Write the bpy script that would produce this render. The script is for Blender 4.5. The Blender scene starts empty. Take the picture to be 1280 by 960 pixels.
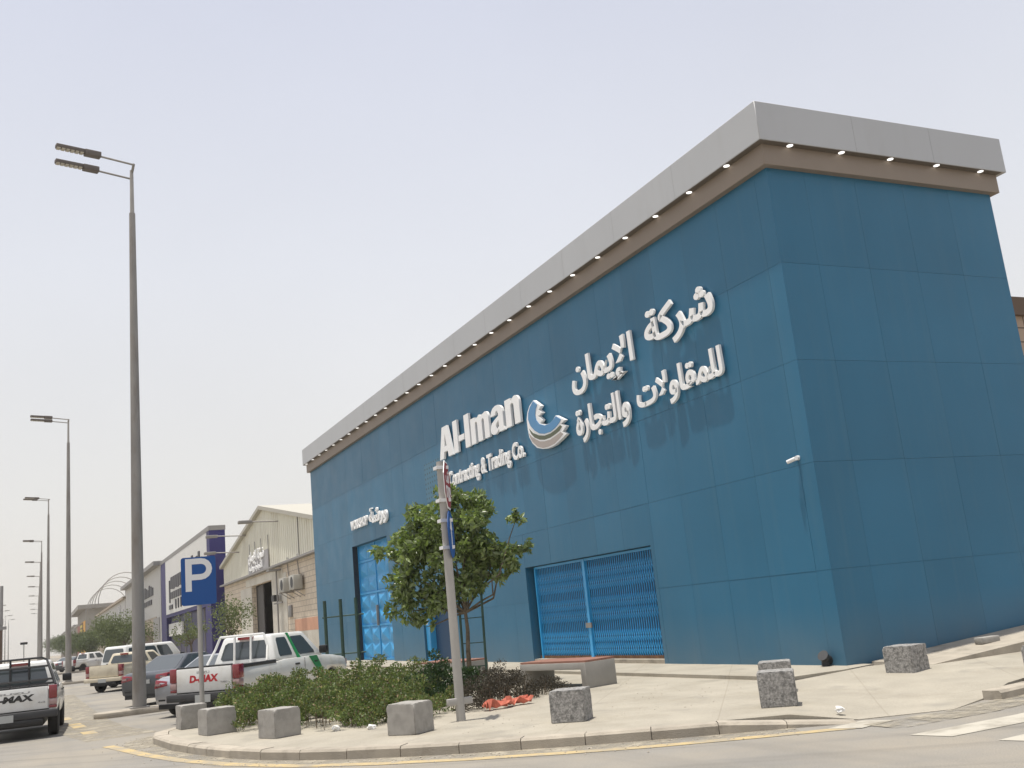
import bpy, bmesh, math, random
import numpy as np
from mathutils import Vector, Matrix
from mathutils.geometry import tessellate_polygon
R = math.radians
SC = bpy.context.scene
COL = SC.collection

# ------------------------------------------------------------------ camera
def setup_camera():
    f, yaw, pitch, roll = 1263.24, 0.45140, 0.21910, -0.09819
    cam = bpy.data.cameras.new('camera')
    cam.sensor_fit = 'HORIZONTAL'; cam.sensor_width = 36.0
    cam.lens = f / 1280 * 36.0
    cam.clip_start = 0.1; cam.clip_end = 6000
    o = bpy.data.objects.new('camera', cam); COL.objects.link(o)
    fw = Vector((math.sin(yaw)*math.cos(pitch), math.cos(yaw)*math.cos(pitch), math.sin(pitch)))
    r0 = Vector((math.cos(yaw), -math.sin(yaw), 0)); u0 = r0.cross(fw)
    r = r0*math.cos(roll) + u0*math.sin(roll); u = -r0*math.sin(roll) + u0*math.cos(roll)
    m = Matrix((r, u, -fw)).transposed().to_4x4()
    m.translation = Vector((-15.1755, -16.8446, 2.0))
    o.matrix_world = m
    SC.camera = o
setup_camera()

# ------------------------------------------------------------------ light
TO_SUN = Vector((-0.122, 0.03, 1.0)).normalized()
def setup_light():
    w = bpy.data.worlds.new('World'); SC.world = w; w.use_nodes = True
    nt = w.node_tree; nt.nodes.clear()
    out = nt.nodes.new('ShaderNodeOutputWorld'); bg = nt.nodes.new('ShaderNodeBackground')
    sky = nt.nodes.new('ShaderNodeTexSky'); sky.sky_type = 'NISHITA'; sky.sun_disc = False
    sky.sun_elevation = math.asin(TO_SUN.z)
    sky.sun_rotation = math.atan2(TO_SUN.x, TO_SUN.y)
    sky.altitude = 0; sky.air_density = 1.0; sky.dust_density = 8.0; sky.ozone_density = 1.0
    # airborne dust evens the sky out towards a pale, slightly warm veil near the horizon
    tc = nt.nodes.new('ShaderNodeTexCoord'); sx = nt.nodes.new('ShaderNodeSeparateXYZ')
    nt.links.new(tc.outputs['Generated'], sx.inputs[0])
    rp = nt.nodes.new('ShaderNodeValToRGB')
    el = rp.color_ramp.elements
    el[0].position = 0.0; el[0].color = (9.3, 8.75, 7.95, 1)
    el[1].position = 0.62; el[1].color = (6.9, 7.25, 8.6, 1)
    e = el.new(0.13); e.color = (9.15, 9.05, 8.8, 1)
    e = el.new(0.34); e.color = (8.5, 8.72, 9.3, 1)
    nt.links.new(sx.outputs['Z'], rp.inputs[0])
    nz = nt.nodes.new('ShaderNodeTexNoise'); nz.inputs['Scale'].default_value = 2.2; nz.inputs['Detail'].default_value = 5; nt.links.new(tc.outputs['Generated'], nz.inputs['Vector'])
    nr = nt.nodes.new('ShaderNodeMapRange'); nr.inputs[1].default_value = 0.3; nr.inputs[2].default_value = 0.7; nr.inputs[3].default_value = 0.965; nr.inputs[4].default_value = 1.03; nt.links.new(nz.outputs[0], nr.inputs[0])
    nv = nt.nodes.new('ShaderNodeVectorMath'); nv.operation = 'SCALE'; nt.links.new(rp.outputs[0], nv.inputs[0]); nt.links.new(nr.outputs[0], nv.inputs['Scale'])
    mx = nt.nodes.new('ShaderNodeMix'); mx.data_type = 'RGBA'; mx.inputs['Factor'].default_value = 0.88
    nt.links.new(sky.outputs[0], mx.inputs['A']); nt.links.new(nv.outputs[0], mx.inputs['B'])
    nt.links.new(mx.outputs['Result'], bg.inputs[0]); bg.inputs[1].default_value = 0.1
    nt.links.new(bg.outputs[0], out.inputs[0])
    s = bpy.data.lights.new('sun', 'SUN'); s.energy = 5.0; s.angle = R(0.9); s.color = (1.0, 0.95, 0.86)
    so = bpy.data.objects.new('sun', s); COL.objects.link(so)
    so.rotation_euler = (-TO_SUN).to_track_quat('-Z', 'Y').to_euler(); so.location = (0, 0, 60)
setup_light()
SC.view_settings.view_transform = 'Standard'; SC.view_settings.look = 'None'
SC.view_settings.exposure = 0.0; SC.view_settings.gamma = 1.0
SC.view_settings.use_curve_mapping = False
SC.cycles.max_bounces = 6; SC.cycles.volume_bounces = 0

# ------------------------------------------------------------------ helpers
MATS = {}
def mat(name, base, rough=0.6, metal=0.0, var=0.0, vscale=2.0, bump=0.0, bscale=40.0, emit=None, estr=0.0,
        island=0.0, spec=0.5, dirt=None, dscale=0.6, dlo=0.5, dhi=0.7, coat=0.0, transl=None, stretch=None):
    if name in MATS: return MATS[name]
    m = bpy.data.materials.new(name); m.use_nodes = True
    nt = m.node_tree; N = nt.nodes; L = nt.links
    b = N['Principled BSDF']
    b.inputs['Base Color'].default_value = (*base, 1)
    b.inputs['Roughness'].default_value = rough; b.inputs['Metallic'].default_value = metal
    b.inputs['Specular IOR Level'].default_value = spec
    if coat: b.inputs['Coat Weight'].default_value = coat; b.inputs['Coat Roughness'].default_value = 0.08
    geo = N.new('ShaderNodeNewGeometry')
    pos = geo.outputs['Position']
    if stretch:
        mp = N.new('ShaderNodeMapping'); mp.inputs['Scale'].default_value = stretch
        L.new(pos, mp.inputs[0]); spos = mp.outputs[0]
    else: spos = pos
    cur = None
    def rgb(c):
        n = N.new('ShaderNodeRGB'); n.outputs[0].default_value = (*c, 1); return n.outputs[0]
    if var:
        t = N.new('ShaderNodeTexNoise'); t.inputs['Scale'].default_value = vscale; t.inputs['Detail'].default_value = 6
        L.new(spos, t.inputs['Vector'])
        mr = N.new('ShaderNodeMapRange'); mr.inputs[1].default_value = 0.3; mr.inputs[2].default_value = 0.7
        mr.inputs[3].default_value = 1-var; mr.inputs[4].default_value = 1+var
        L.new(t.outputs[0], mr.inputs[0])
        hs = N.new('ShaderNodeVectorMath'); hs.operation = 'SCALE'
        L.new(rgb(base), hs.inputs[0]); L.new(mr.outputs[0], hs.inputs['Scale']); cur = hs.outputs[0]
    if dirt:
        t = N.new('ShaderNodeTexNoise'); t.inputs['Scale'].default_value = dscale; t.inputs['Detail'].default_value = 8
        t.inputs['Roughness'].default_value = 0.65
        L.new(spos, t.inputs['Vector'])
        mr = N.new('ShaderNodeMapRange'); mr.inputs[1].default_value = dlo; mr.inputs[2].default_value = dhi
        L.new(t.outputs[0], mr.inputs[0])
        mx = N.new('ShaderNodeMix'); mx.data_type = 'RGBA'
        L.new(mr.outputs[0], mx.inputs['Factor'])
        L.new(cur if cur else rgb(base), mx.inputs['A']); mx.inputs['B'].default_value = (*dirt, 1); cur = mx.outputs['Result']
    if island:
        mr = N.new('ShaderNodeMapRange'); mr.inputs[3].default_value = 1-island; mr.inputs[4].default_value = 1+island
        L.new(geo.outputs['Random Per Island'], mr.inputs[0])
        hs = N.new('ShaderNodeVectorMath'); hs.operation = 'SCALE'
        L.new(cur if cur else rgb(base), hs.inputs[0]); L.new(mr.outputs[0], hs.inputs['Scale']); cur = hs.outputs[0]
    if cur is not None: L.new(cur, b.inputs['Base Color'])
    if bump:
        t = N.new('ShaderNodeTexNoise'); t.inputs['Scale'].default_value = bscale; t.inputs['Detail'].default_value = 5
        L.new(pos, t.inputs['Vector'])
        bp = N.new('ShaderNodeBump'); bp.inputs['Strength'].default_value = bump; bp.inputs['Distance'].default_value = 0.02
        L.new(t.outputs[0], bp.inputs['Height']); L.new(bp.outputs[0], b.inputs['Normal'])
    if emit:
        b.inputs['Emission Color'].default_value = (*emit, 1); b.inputs['Emission Strength'].default_value = estr
    if transl:
        tr = N.new('ShaderNodeBsdfTranslucent'); tr.inputs[0].default_value = (*transl, 1)
        ms = N.new('ShaderNodeMixShader'); ms.inputs[0].default_value = 0.35
        o = N['Material Output']
        L.new(b.outputs[0], ms.inputs[1]); L.new(tr.outputs[0], ms.inputs[2]); L.new(ms.outputs[0], o.inputs[0])
    MATS[name] = m
    return m

class MB:
    def __init__(s): s.v = []; s.f = []; s.sm = []
    def add(s, vs, fs, smooth=False):
        k = len(s.v); s.v += [tuple(v) for v in vs]; s.f += [tuple(i+k for i in f) for f in fs]; s.sm += [smooth]*len(fs)
        return s
    def box(s, x0, x1, y0, y1, z0, z1):
        if x0 > x1: x0, x1 = x1, x0
        if y0 > y1: y0, y1 = y1, y0
        if z0 > z1: z0, z1 = z1, z0
        vs = [(x0,y0,z0),(x1,y0,z0),(x1,y1,z0),(x0,y1,z0),(x0,y0,z1),(x1,y0,z1),(x1,y1,z1),(x0,y1,z1)]
        return s.add(vs, [(0,3,2,1),(4,5,6,7),(0,1,5,4),(1,2,6,5),(2,3,7,6),(3,0,4,7)])
    def hexa(s, b, t):   # bottom quad (ccw from above), top quad
        return s.add(list(b)+list(t), [(3,2,1,0),(4,5,6,7),(0,1,5,4),(1,2,6,5),(2,3,7,6),(3,0,4,7)])
    def tube(s, p0, p1, r0, r1=None, n=10, caps=True):
        r1 = r0 if r1 is None else r1
        p0 = Vector(p0); p1 = Vector(p1); d = (p1-p0).normalized()
        a = d.orthogonal().normalized(); b = d.cross(a)
        vs = []
        for p, r in ((p0, r0), (p1, r1)):
            for i in range(n):
                t = 2*math.pi*i/n; vs.append(p + (a*math.cos(t)+b*math.sin(t))*r)
        fs = [(i, (i+1) % n, n+(i+1) % n, n+i) for i in range(n)]
        s.add(vs, fs, True)
        if caps: s.add(vs, [tuple(range(n-1, -1, -1)), tuple(range(n, 2*n))])
        return s
    def path(s, pts, r, n=8):
        for a, b in zip(pts[:-1], pts[1:]): s.tube(a, b, r, n=n)
        return s
    def prism(s, poly, z0, z1):   # poly ccw [(x,y)]
        n = len(poly)
        vs = [(x, y, z0) for x, y in poly] + [(x, y, z1) for x, y in poly]
        tri = tessellate_polygon([[Vector((x, y, 0)) for x, y in poly]])
        fs = [(i, (i+1) % n, n+(i+1) % n, n+i) for i in range(n)]
        def up(t):
            a, b, c = (Vector((*poly[i], 0)) for i in t)
            return t if (b-a).cross(c-a).z > 0 else t[::-1]
        for t in tri:
            t = up(tuple(t)); fs.append(tuple(i+n for i in t)); fs.append(tuple(reversed(t)))
        return s.add(vs, fs)
    def lathe(s, prof, axis='X', c=(0, 0, 0), n=24):  # prof [(axial, r)]
        vs = []
        for a, r in prof:
            for i in range(n):
                t = 2*math.pi*i/n; p, q = r*math.cos(t), r*math.sin(t)
                v = (a, p, q) if axis == 'X' else ((p, a, q) if axis == 'Y' else (p, q, a))
                vs.append((v[0]+c[0], v[1]+c[1], v[2]+c[2]))
        fs = []
        for k in range(len(prof)-1):
            for i in range(n):
                fs.append((k*n+i, k*n+(i+1) % n, (k+1)*n+(i+1) % n, (k+1)*n+i))
        fs.append(tuple(range(n-1, -1, -1))); fs.append(tuple((len(prof)-1)*n+i for i in range(n)))
        return s.add(vs, fs, True)
    def xf(s, m):
        s.v = [tuple(m @ Vector(v)) for v in s.v]; return s
    def build(s, name, m, parent=None, bevel=0.0, seg=2, smooth_angle=None):
        me = bpy.data.meshes.new(name); me.from_pydata(s.v, [], s.f); me.update()
        me.polygons.foreach_set('use_smooth', s.sm)
        bm = bmesh.new(); bm.from_mesh(me)
        bmesh.ops.recalc_face_normals(bm, faces=bm.faces)
        if bevel:
            bmesh.ops.remove_doubles(bm, verts=bm.verts, dist=1e-5)
            es = [e for e in bm.edges if e.is_manifold and e.calc_face_angle(0) > 0.5]
            bmesh.ops.bevel(bm, geom=es, offset=bevel, segments=seg, affect='EDGES', clamp_overlap=True, profile=0.5)
        ang = smooth_angle if smooth_angle is not None else R(40)
        for e in bm.edges:
            if e.is_manifold and e.calc_face_angle(0) > ang: e.smooth = False
        if smooth_angle is not None or bevel:
            for f in bm.faces: f.smooth = True
        bm.to_mesh(me); bm.free()
        me.materials.append(m)
        return link(name, me, parent)

def link(name, data, parent=None):
    o = bpy.data.objects.new(name, data); COL.objects.link(o)
    if parent is not None: o.parent = parent
    return o
def tag(o, label, cat, group=None):
    o['label'] = label; o['category'] = cat
    if group: o['group'] = group
    return o
def thing(name, label, cat, loc=(0, 0, 0), rz=0.0, group=None):
    o = link(name, None); o.location = loc; o.rotation_euler = (0, 0, rz)
    return tag(o, label, cat, group)
def kind(o, k): o['kind'] = k; return o
def copy_tree(o, parent=None):
    c = o.copy(); COL.objects.link(c)
    if parent is not None: c.parent = parent
    for ch in [q for q in o.children]: copy_tree(ch, c)
    return c

# lettering: flat glyph islands solidified; ux = reading direction, up = (0,0,1), outward normal
def glyph_islands(text, off=0.0):
    cu = bpy.data.curves.new('text', 'FONT'); cu.body = text; cu.size = 1.0; cu.offset = off; cu.resolution_u = 3
    o = bpy.data.objects.new('text', cu); COL.objects.link(o)
    bpy.context.view_layer.update()
    me = bpy.data.meshes.new_from_object(o.evaluated_get(bpy.context.evaluated_depsgraph_get()))
    bpy.data.objects.remove(o); bpy.data.curves.remove(cu)
    bm = bmesh.new(); bm.from_mesh(me); bpy.data.meshes.remove(me)
    bmesh.ops.remove_doubles(bm, verts=bm.verts, dist=1e-5)
    bm.verts.ensure_lookup_table(); seen = set(); out = []
    for v in bm.verts:
        if v.index in seen: continue
        st = [v]; seen.add(v.index); comp = []
        while st:
            a = st.pop(); comp.append(a)
            for e in a.link_edges:
                b = e.other_vert(a)
                if b.index not in seen: seen.add(b.index); st.append(b)
        idx = {a.index: i for i, a in enumerate(comp)}
        fs = set(f for a in comp for f in a.link_faces)
        out.append(([(a.co.x, a.co.y) for a in comp], [tuple(idx[q.index] for q in f.verts) for f in fs]))
    bm.free()
    return out
def solid(mb, pts, faces, org, ux, uz, nrm, depth, base=0.0):
    org = Vector(org); ux = Vector(ux); uz = Vector(uz); nrm = Vector(nrm)
    n = len(pts)
    bk = [org+ux*x+uz*y+nrm*base for x, y in pts]; fr = [p+nrm*depth for p in bk]
    fs = [tuple(i+n for i in f) for f in faces] + [tuple(reversed(f)) for f in faces]
    cnt = {}
    for f in faces:
        for a, b in zip(f, f[1:]+f[:1]): cnt[(a, b)] = cnt.get((a, b), 0)+1
    for (a, b) in cnt:
        if (b, a) not in cnt: fs.append((a, b, b+n, a+n))
    mb.add(bk+fr, fs)
def lettering(text, org, width, height, ux, nrm, depth, off=0.0, shear=0.0, uz=(0, 0, 1)):
    """list of MBs, one per glyph island; width = full width, height = height of the text's bounding box"""
    isl = glyph_islands(text, off)
    xs = [p[0] for c in isl for p in c[0]]; ys = [p[1] for c in isl for p in c[0]]
    sx = width/(max(xs)-min(xs)); sy = height/(max(ys)-min(ys)); x0 = min(xs); y0 = min(ys)
    res = []
    for k, (pts, fs) in enumerate(sorted(isl, key=lambda c: c[0][0][0])):
        mb = MB(); q = [((x-x0)*sx + (y-y0)*sy*shear, (y-y0)*sy) for x, y in pts]
        solid(mb, q, fs, org, ux, uz, nrm, depth + 0.0017*(k % 4))
        res.append(mb)
    return res
def merged(mbs):
    m = MB()
    for b in mbs: m.add(b.v, b.f)
    return m
def rects_minus(x0, x1, y0, y1, holes):
    rs = [(x0, x1, y0, y1)]
    for (a, b, c, d) in holes:
        nr = []
        for (p, q, r, s) in rs:
            if a >= q or b <= p or c >= s or d <= r: nr.append((p, q, r, s)); continue
            if p < a: nr.append((p, a, r, s))
            if q > b: nr.append((b, q, r, s))
            m0, m1 = max(p, a), min(q, b)
            if r < c: nr.append((m0, m1, r, c))
            if s > d: nr.append((m0, m1, d, s))
        rs = nr
    return rs

# ------------------------------------------------------------------ materials
M_ASPH = mat('dusty_asphalt', (0.225, 0.212, 0.19), 0.92, var=0.10, vscale=0.5, bump=0.25, bscale=90, dirt=(0.30, 0.265, 0.21), dscale=0.22, dlo=0.42, dhi=0.68)
def road_mat():
    m = M_ASPH; nt = m.node_tree; N = nt.nodes; L = nt.links; b = N['Principled BSDF']; src = b.inputs['Base Color'].links[0].from_socket
    geo = [n for n in N if n.type == 'NEW_GEOMETRY'][0]
    for rot, sc, lo, hi, col, amt in ((R(-38), (0.12, 1.6, 1), 0.52, 0.70, (0.13, 0.12, 0.105, 1), 0.45), (R(0), (1.4, 0.05, 1), 0.50, 0.72, (0.15, 0.14, 0.12, 1), 0.35)):
        mp = N.new('ShaderNodeMapping'); mp.vector_type = 'TEXTURE' if False else 'POINT'; mp.inputs['Rotation'].default_value = (0, 0, -rot)
        L.new(geo.outputs['Position'], mp.inputs[0])
        sc_ = N.new('ShaderNodeVectorMath'); sc_.operation = 'MULTIPLY'; sc_.inputs[1].default_value = sc; L.new(mp.outputs[0], sc_.inputs[0])
        t = N.new('ShaderNodeTexNoise'); t.inputs['Scale'].default_value = 1.0; t.inputs['Detail'].default_value = 5; L.new(sc_.outputs[0], t.inputs['Vector'])
        r = N.new('ShaderNodeMapRange'); r.inputs[1].default_value = lo; r.inputs[2].default_value = hi; r.inputs[4].default_value = amt; L.new(t.outputs[0], r.inputs[0])
        x = N.new('ShaderNodeMix'); x.data_type = 'RGBA'; L.new(r.outputs[0], x.inputs['Factor']); L.new(src, x.inputs['A']); x.inputs['B'].default_value = col; src = x.outputs['Result']
    # fine aggregate speckle
    t = N.new('ShaderNodeTexNoise'); t.inputs['Scale'].default_value = 55; t.inputs['Detail'].default_value = 3; L.new(geo.outputs['Position'], t.inputs['Vector'])
    r = N.new('ShaderNodeMapRange'); r.inputs[1].default_value = 0.3; r.inputs[2].default_value = 0.7; r.inputs[3].default_value = 0.82; r.inputs[4].default_value = 1.16; L.new(t.outputs[0], r.inputs[0])
    v = N.new('ShaderNodeVectorMath'); v.operation = 'SCALE'; L.new(src, v.inputs[0]); L.new(r.outputs[0], v.inputs['Scale']); L.new(v.outputs[0], b.inputs['Base Color'])
road_mat()
M_SAND = mat('sand_ground', (0.30, 0.25, 0.18), 0.95, var=0.12, vscale=0.3)
M_PAVE = mat('concrete_paving', (0.35, 0.318, 0.258), 0.9, var=0.10, vscale=1.2, bump=0.2, bscale=60, dirt=(0.28, 0.25, 0.195), dscale=0.5, dlo=0.5, dhi=0.72)
def pave_mat():
    m = M_PAVE; nt = m.node_tree; N = nt.nodes; L = nt.links; b = N['Principled BSDF']; src = b.inputs['Base Color'].links[0].from_socket
    geo = [n for n in N if n.type == 'NEW_GEOMETRY'][0]
    t = N.new('ShaderNodeTexNoise'); t.inputs['Scale'].default_value = 45; t.inputs['Detail'].default_value = 4; L.new(geo.outputs['Position'], t.inputs['Vector'])
    r = N.new('ShaderNodeMapRange'); r.inputs[1].default_value = 0.3; r.inputs[2].default_value = 0.7; r.inputs[3].default_value = 0.87; r.inputs[4].default_value = 1.12; L.new(t.outputs[0], r.inputs[0])
    v = N.new('ShaderNodeVectorMath'); v.operation = 'SCALE'; L.new(src, v.inputs[0]); L.new(r.outputs[0], v.inputs['Scale']); src = v.outputs[0]
    mp = N.new('ShaderNodeMapping'); mp.inputs['Rotation'].default_value = (0, 0, R(38)); L.new(geo.outputs['Position'], mp.inputs[0])
    br = N.new('ShaderNodeTexBrick'); br.offset = 0.0; L.new(mp.outputs[0], br.inputs['Vector'])
    for k, val in (('Color1', (1, 1, 1, 1)), ('Color2', (0.94, 0.94, 0.94, 1)), ('Mortar', (0.74, 0.72, 0.70, 1))): br.inputs[k].default_value = val
    br.inputs['Scale'].default_value = 1.0; br.inputs['Brick Width'].default_value = 2.4; br.inputs['Row Height'].default_value = 2.4; br.inputs['Mortar Size'].default_value = 0.012
    x = N.new('ShaderNodeMix'); x.data_type = 'RGBA'; x.blend_type = 'MULTIPLY'; x.inputs['Factor'].default_value = 0.55; L.new(src, x.inputs['A']); L.new(br.outputs[0], x.inputs['B']); src = x.outputs['Result']
    t = N.new('ShaderNodeTexNoise'); t.inputs['Scale'].default_value = 1.1; t.inputs['Detail'].default_value = 3; L.new(geo.outputs['Position'], t.inputs['Vector'])
    r = N.new('ShaderNodeMapRange'); r.inputs[1].default_value = 0.60; r.inputs[2].default_value = 0.72; r.inputs[4].default_value = 0.5; L.new(t.outputs[0], r.inputs[0])
    x = N.new('ShaderNodeMix'); x.data_type = 'RGBA'; L.new(r.outputs[0], x.inputs['Factor']); L.new(src, x.inputs['A']); x.inputs['B'].default_value = (0.22, 0.205, 0.175, 1)
    L.new(x.outputs['Result'], b.inputs['Base Color'])
pave_mat()
M_KERB = mat('kerb_concrete', (0.36, 0.32, 0.26), 0.9, var=0.13, vscale=3.0, bump=0.35, bscale=50, dirt=(0.17, 0.15, 0.12), dscale=1.3, dlo=0.56, dhi=0.75, island=0.10)
M_BLOCK = mat('cast_concrete', (0.315, 0.30, 0.275), 0.88, var=0.12, vscale=7.0, bump=0.35, bscale=80, dirt=(0.21, 0.20, 0.18), dscale=3.0, dlo=0.5, dhi=0.75)
M_BLOCKR = mat('rough_cast_concrete', (0.31, 0.30, 0.285), 0.9, var=0.4, vscale=34.0, bump=0.8, bscale=60, dirt=(0.13, 0.128, 0.122), dscale=16.0, dlo=0.46, dhi=0.64)
M_YEL = mat('worn_yellow_paint', (0.47, 0.355, 0.17), 0.85, dirt=(0.29, 0.255, 0.195), dscale=1.8, dlo=0.40, dhi=0.62)
M_WHT = mat('worn_white_paint', (0.44, 0.41, 0.345), 0.85, dirt=(0.27, 0.245, 0.20), dscale=1.8, dlo=0.44, dhi=0.66)
def clad_mat():
    m = mat('blue_composite_panel', (0.027, 0.138, 0.240), 0.4, var=0.07, vscale=0.35, island=0.05, spec=0.32)
    nt = m.node_tree; N = nt.nodes; L = nt.links; b = N['Principled BSDF']
    src = b.inputs['Base Color'].links[0].from_socket
    geo = [n for n in N if n.type == 'NEW_GEOMETRY'][0]; pos = geo.outputs['Position']
    # rain streaks running down, dust that settled near the foot of the wall
    mp = N.new('ShaderNodeMapping'); mp.inputs['Scale'].default_value = (3.2, 3.2, 0.10); L.new(pos, mp.inputs[0])
    t = N.new('ShaderNodeTexNoise'); t.inputs['Scale'].default_value = 1.0; t.inputs['Detail'].default_value = 7; t.inputs['Roughness'].default_value = 0.7; L.new(mp.outputs[0], t.inputs['Vector'])
    r1 = N.new('ShaderNodeMapRange'); r1.inputs[1].default_value = 0.5; r1.inputs[2].default_value = 0.78; r1.inputs[4].default_value = 0.18; L.new(t.outputs[0], r1.inputs[0])
    mx = N.new('ShaderNodeMix'); mx.data_type = 'RGBA'; L.new(r1.outputs[0], mx.inputs['Factor']); L.new(src, mx.inputs['A']); mx.inputs['B'].default_value = (0.10, 0.19, 0.235, 1)
    t2 = N.new('ShaderNodeTexNoise'); t2.inputs['Scale'].default_value = 0.9; t2.inputs['Detail'].default_value = 6; L.new(pos, t2.inputs['Vector'])
    sp = N.new('ShaderNodeSeparateXYZ'); L.new(pos, sp.inputs[0])
    r2 = N.new('ShaderNodeMapRange'); r2.inputs[1].default_value = 1.5; r2.inputs[2].default_value = 0.1; r2.inputs[4].default_value = 0.5; L.new(sp.outputs[2], r2.inputs[0])
    ml = N.new('ShaderNodeMath'); ml.operation = 'MULTIPLY'; L.new(r2.outputs[0], ml.inputs[0]); L.new(t2.outputs[0], ml.inputs[1])
    m2 = N.new('ShaderNodeMix'); m2.data_type = 'RGBA'; L.new(ml.outputs[0], m2.inputs['Factor']); L.new(mx.outputs['Result'], m2.inputs['A']); m2.inputs['B'].default_value = (0.20, 0.20, 0.17, 1)
    L.new(m2.outputs['Result'], b.inputs['Base Color'])
    r3 = N.new('ShaderNodeMapRange'); r3.inputs[3].default_value = 0.34; r3.inputs[4].default_value = 0.55; L.new(t2.outputs[0], r3.inputs[0]); L.new(r3.outputs[0], b.inputs['Roughness'])
    return m
M_CLAD = clad_mat()
M_CORE = mat('panel_joint_backing', (0.020, 0.105, 0.17), 0.8)
M_FASC = mat('silver_fascia_panel', (0.435, 0.445, 0.455), 0.5, var=0.03, vscale=0.4, dirt=(0.405, 0.41, 0.415), dscale=1.6, dlo=0.52, dhi=0.8, stretch=(1, 1, 0.25))
M_TAUPE = mat('taupe_trim_panel', (0.24, 0.195, 0.155), 0.6, var=0.04, vscale=1.0)
M_LED = mat('downlight_lens', (0.9, 0.9, 0.9), 0.3, emit=(1, 0.98, 0.94), estr=1.4)
M_LETTER = mat('white_acrylic_letter', (0.87, 0.87, 0.86), 0.4, var=0.02, vscale=2)
M_LOGOB = mat('logo_blue_face', (0.07, 0.24, 0.46), 0.4)
M_LOGOG = mat('logo_olive_face', (0.085, 0.10, 0.055), 0.45)
M_LOGOE = mat('logo_taupe_face', (0.38, 0.33, 0.30), 0.45)
M_GATE = mat('bright_blue_gate_paint', (0.04, 0.36, 0.72), 0.35, var=0.06, vscale=1.5)
M_DOOR = mat('bright_blue_door_paint', (0.035, 0.30, 0.60), 0.45, var=0.05, vscale=1.0)
M_JAMB = mat('jamb_shade', (0.012, 0.02, 0.03), 0.6)  # shadow of the door recess put into the jamb colour
M_DKBLU = mat('dark_blue_void', (0.010, 0.055, 0.13), 0.6)
M_GALV = mat('galvanised_steel', (0.27, 0.255, 0.235), 0.6, metal=0.1, var=0.10, vscale=3.0, dirt=(0.21, 0.185, 0.16), dscale=2.0, dlo=0.5, dhi=0.7, stretch=(1, 1, 0.3))
M_GALVL = mat('pale_galvanised_steel', (0.36, 0.345, 0.32), 0.55, metal=0.1, var=0.06, vscale=3.0)
M_LUM = mat('luminaire_body', (0.12, 0.10, 0.085), 0.6)
M_LUML = mat('luminaire_lens', (0.42, 0.38, 0.30), 0.35)
M_STOP = mat('stop_sign_red', (0.24, 0.028, 0.032), 0.7)
M_SIGNW = mat('sign_white', (0.72, 0.72, 0.72), 0.45)
M_SIGNB = mat('sign_blue', (0.004, 0.070, 0.27), 0.65)
M_BLACK = mat('black_plastic', (0.012, 0.012, 0.013), 0.5)
M_DARK = mat('dark_grey_plastic', (0.035, 0.035, 0.037), 0.6)
M_TYRE = mat('tyre_rubber', (0.018, 0.017, 0.016), 0.85)
M_RIM = mat('steel_rim', (0.30, 0.30, 0.30), 0.4, metal=0.6)
M_CARW = mat('white_car_paint', (0.66, 0.66, 0.64), 0.35, coat=0.6, var=0.03, vscale=1.2, dirt=(0.52, 0.49, 0.43), dscale=1.5, dlo=0.5, dhi=0.8)
M_CARC = mat('cream_car_paint', (0.56, 0.50, 0.38), 0.45, coat=0.3, var=0.05, vscale=1.5, dirt=(0.40, 0.34, 0.25), dscale=2, dlo=0.5, dhi=0.75)
M_CARS = mat('silver_car_paint', (0.42, 0.43, 0.46), 0.32, metal=0.55, coat=0.5)
M_CARG = mat('charcoal_car_paint', (0.055, 0.06, 0.068), 0.35, metal=0.3, coat=0.5)
M_GLASS = mat('car_glass', (0.050, 0.060, 0.064), 0.04, spec=0.8)
M_GLASSG = mat('dusty_car_glass', (0.075, 0.085, 0.09), 0.25, spec=0.6)
M_TAIL = mat('taillight_red', (0.20, 0.008, 0.014), 0.2, coat=0.8)
M_TAILW = mat('taillight_clear', (0.34, 0.22, 0.21), 0.2, coat=0.8)
M_PLATE = mat('number_plate', (0.38, 0.39, 0.38), 0.5)
M_DECR = mat('red_decal', (0.42, 0.012, 0.02), 0.4)
M_DECB = mat('black_decal', (0.02, 0.02, 0.02), 0.4)
M_DECG = mat('grey_decal', (0.30, 0.30, 0.30), 0.4)
M_DECGR = mat('green_decal', (0.02, 0.23, 0.07), 0.4)
M_BARK = mat('bark', (0.12, 0.095, 0.065), 0.95, var=0.3, vscale=8, bump=0.8, bscale=30)
M_STAKE = mat('green_stake_paint', (0.025, 0.060, 0.042), 0.7, var=0.2, vscale=4)
M_LEAF = mat('glossy_leaf', (0.175, 0.225, 0.075), 0.32, island=0.6, var=0.15, vscale=1.5, spec=0.8, transl=(0.22, 0.32, 0.06))
M_LEAF2 = mat('feathery_leaf', (0.135, 0.165, 0.07), 0.6, island=0.4, transl=(0.18, 0.22, 0.07))
M_LEAF3 = mat('dusty_dark_leaf', (0.095, 0.125, 0.050), 0.7, island=0.4, transl=(0.13, 0.16, 0.05))
M_SHRUB = mat('shrub_leaf', (0.115, 0.155, 0.048), 0.5, island=0.55, var=0.25, vscale=1.3, transl=(0.13, 0.20, 0.04))
M_SHRUBD = mat('dark_shrub_leaf', (0.030, 0.060, 0.020), 0.45, island=0.5, transl=(0.05, 0.09, 0.02))
M_DRY = mat('dry_shrub_leaf', (0.075, 0.065, 0.048), 0.8, island=0.5, transl=(0.06, 0.05, 0.03))
M_TWIG = mat('dry_twig', (0.16, 0.12, 0.08), 0.95)
M_BENCH = mat('grey_bench_concrete', (0.30, 0.285, 0.26), 0.85, var=0.07, vscale=3, bump=0.2, bscale=60)
M_BTOP = mat('brown_bench_slats', (0.28, 0.135, 0.095), 0.6, var=0.1, vscale=4)
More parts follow.
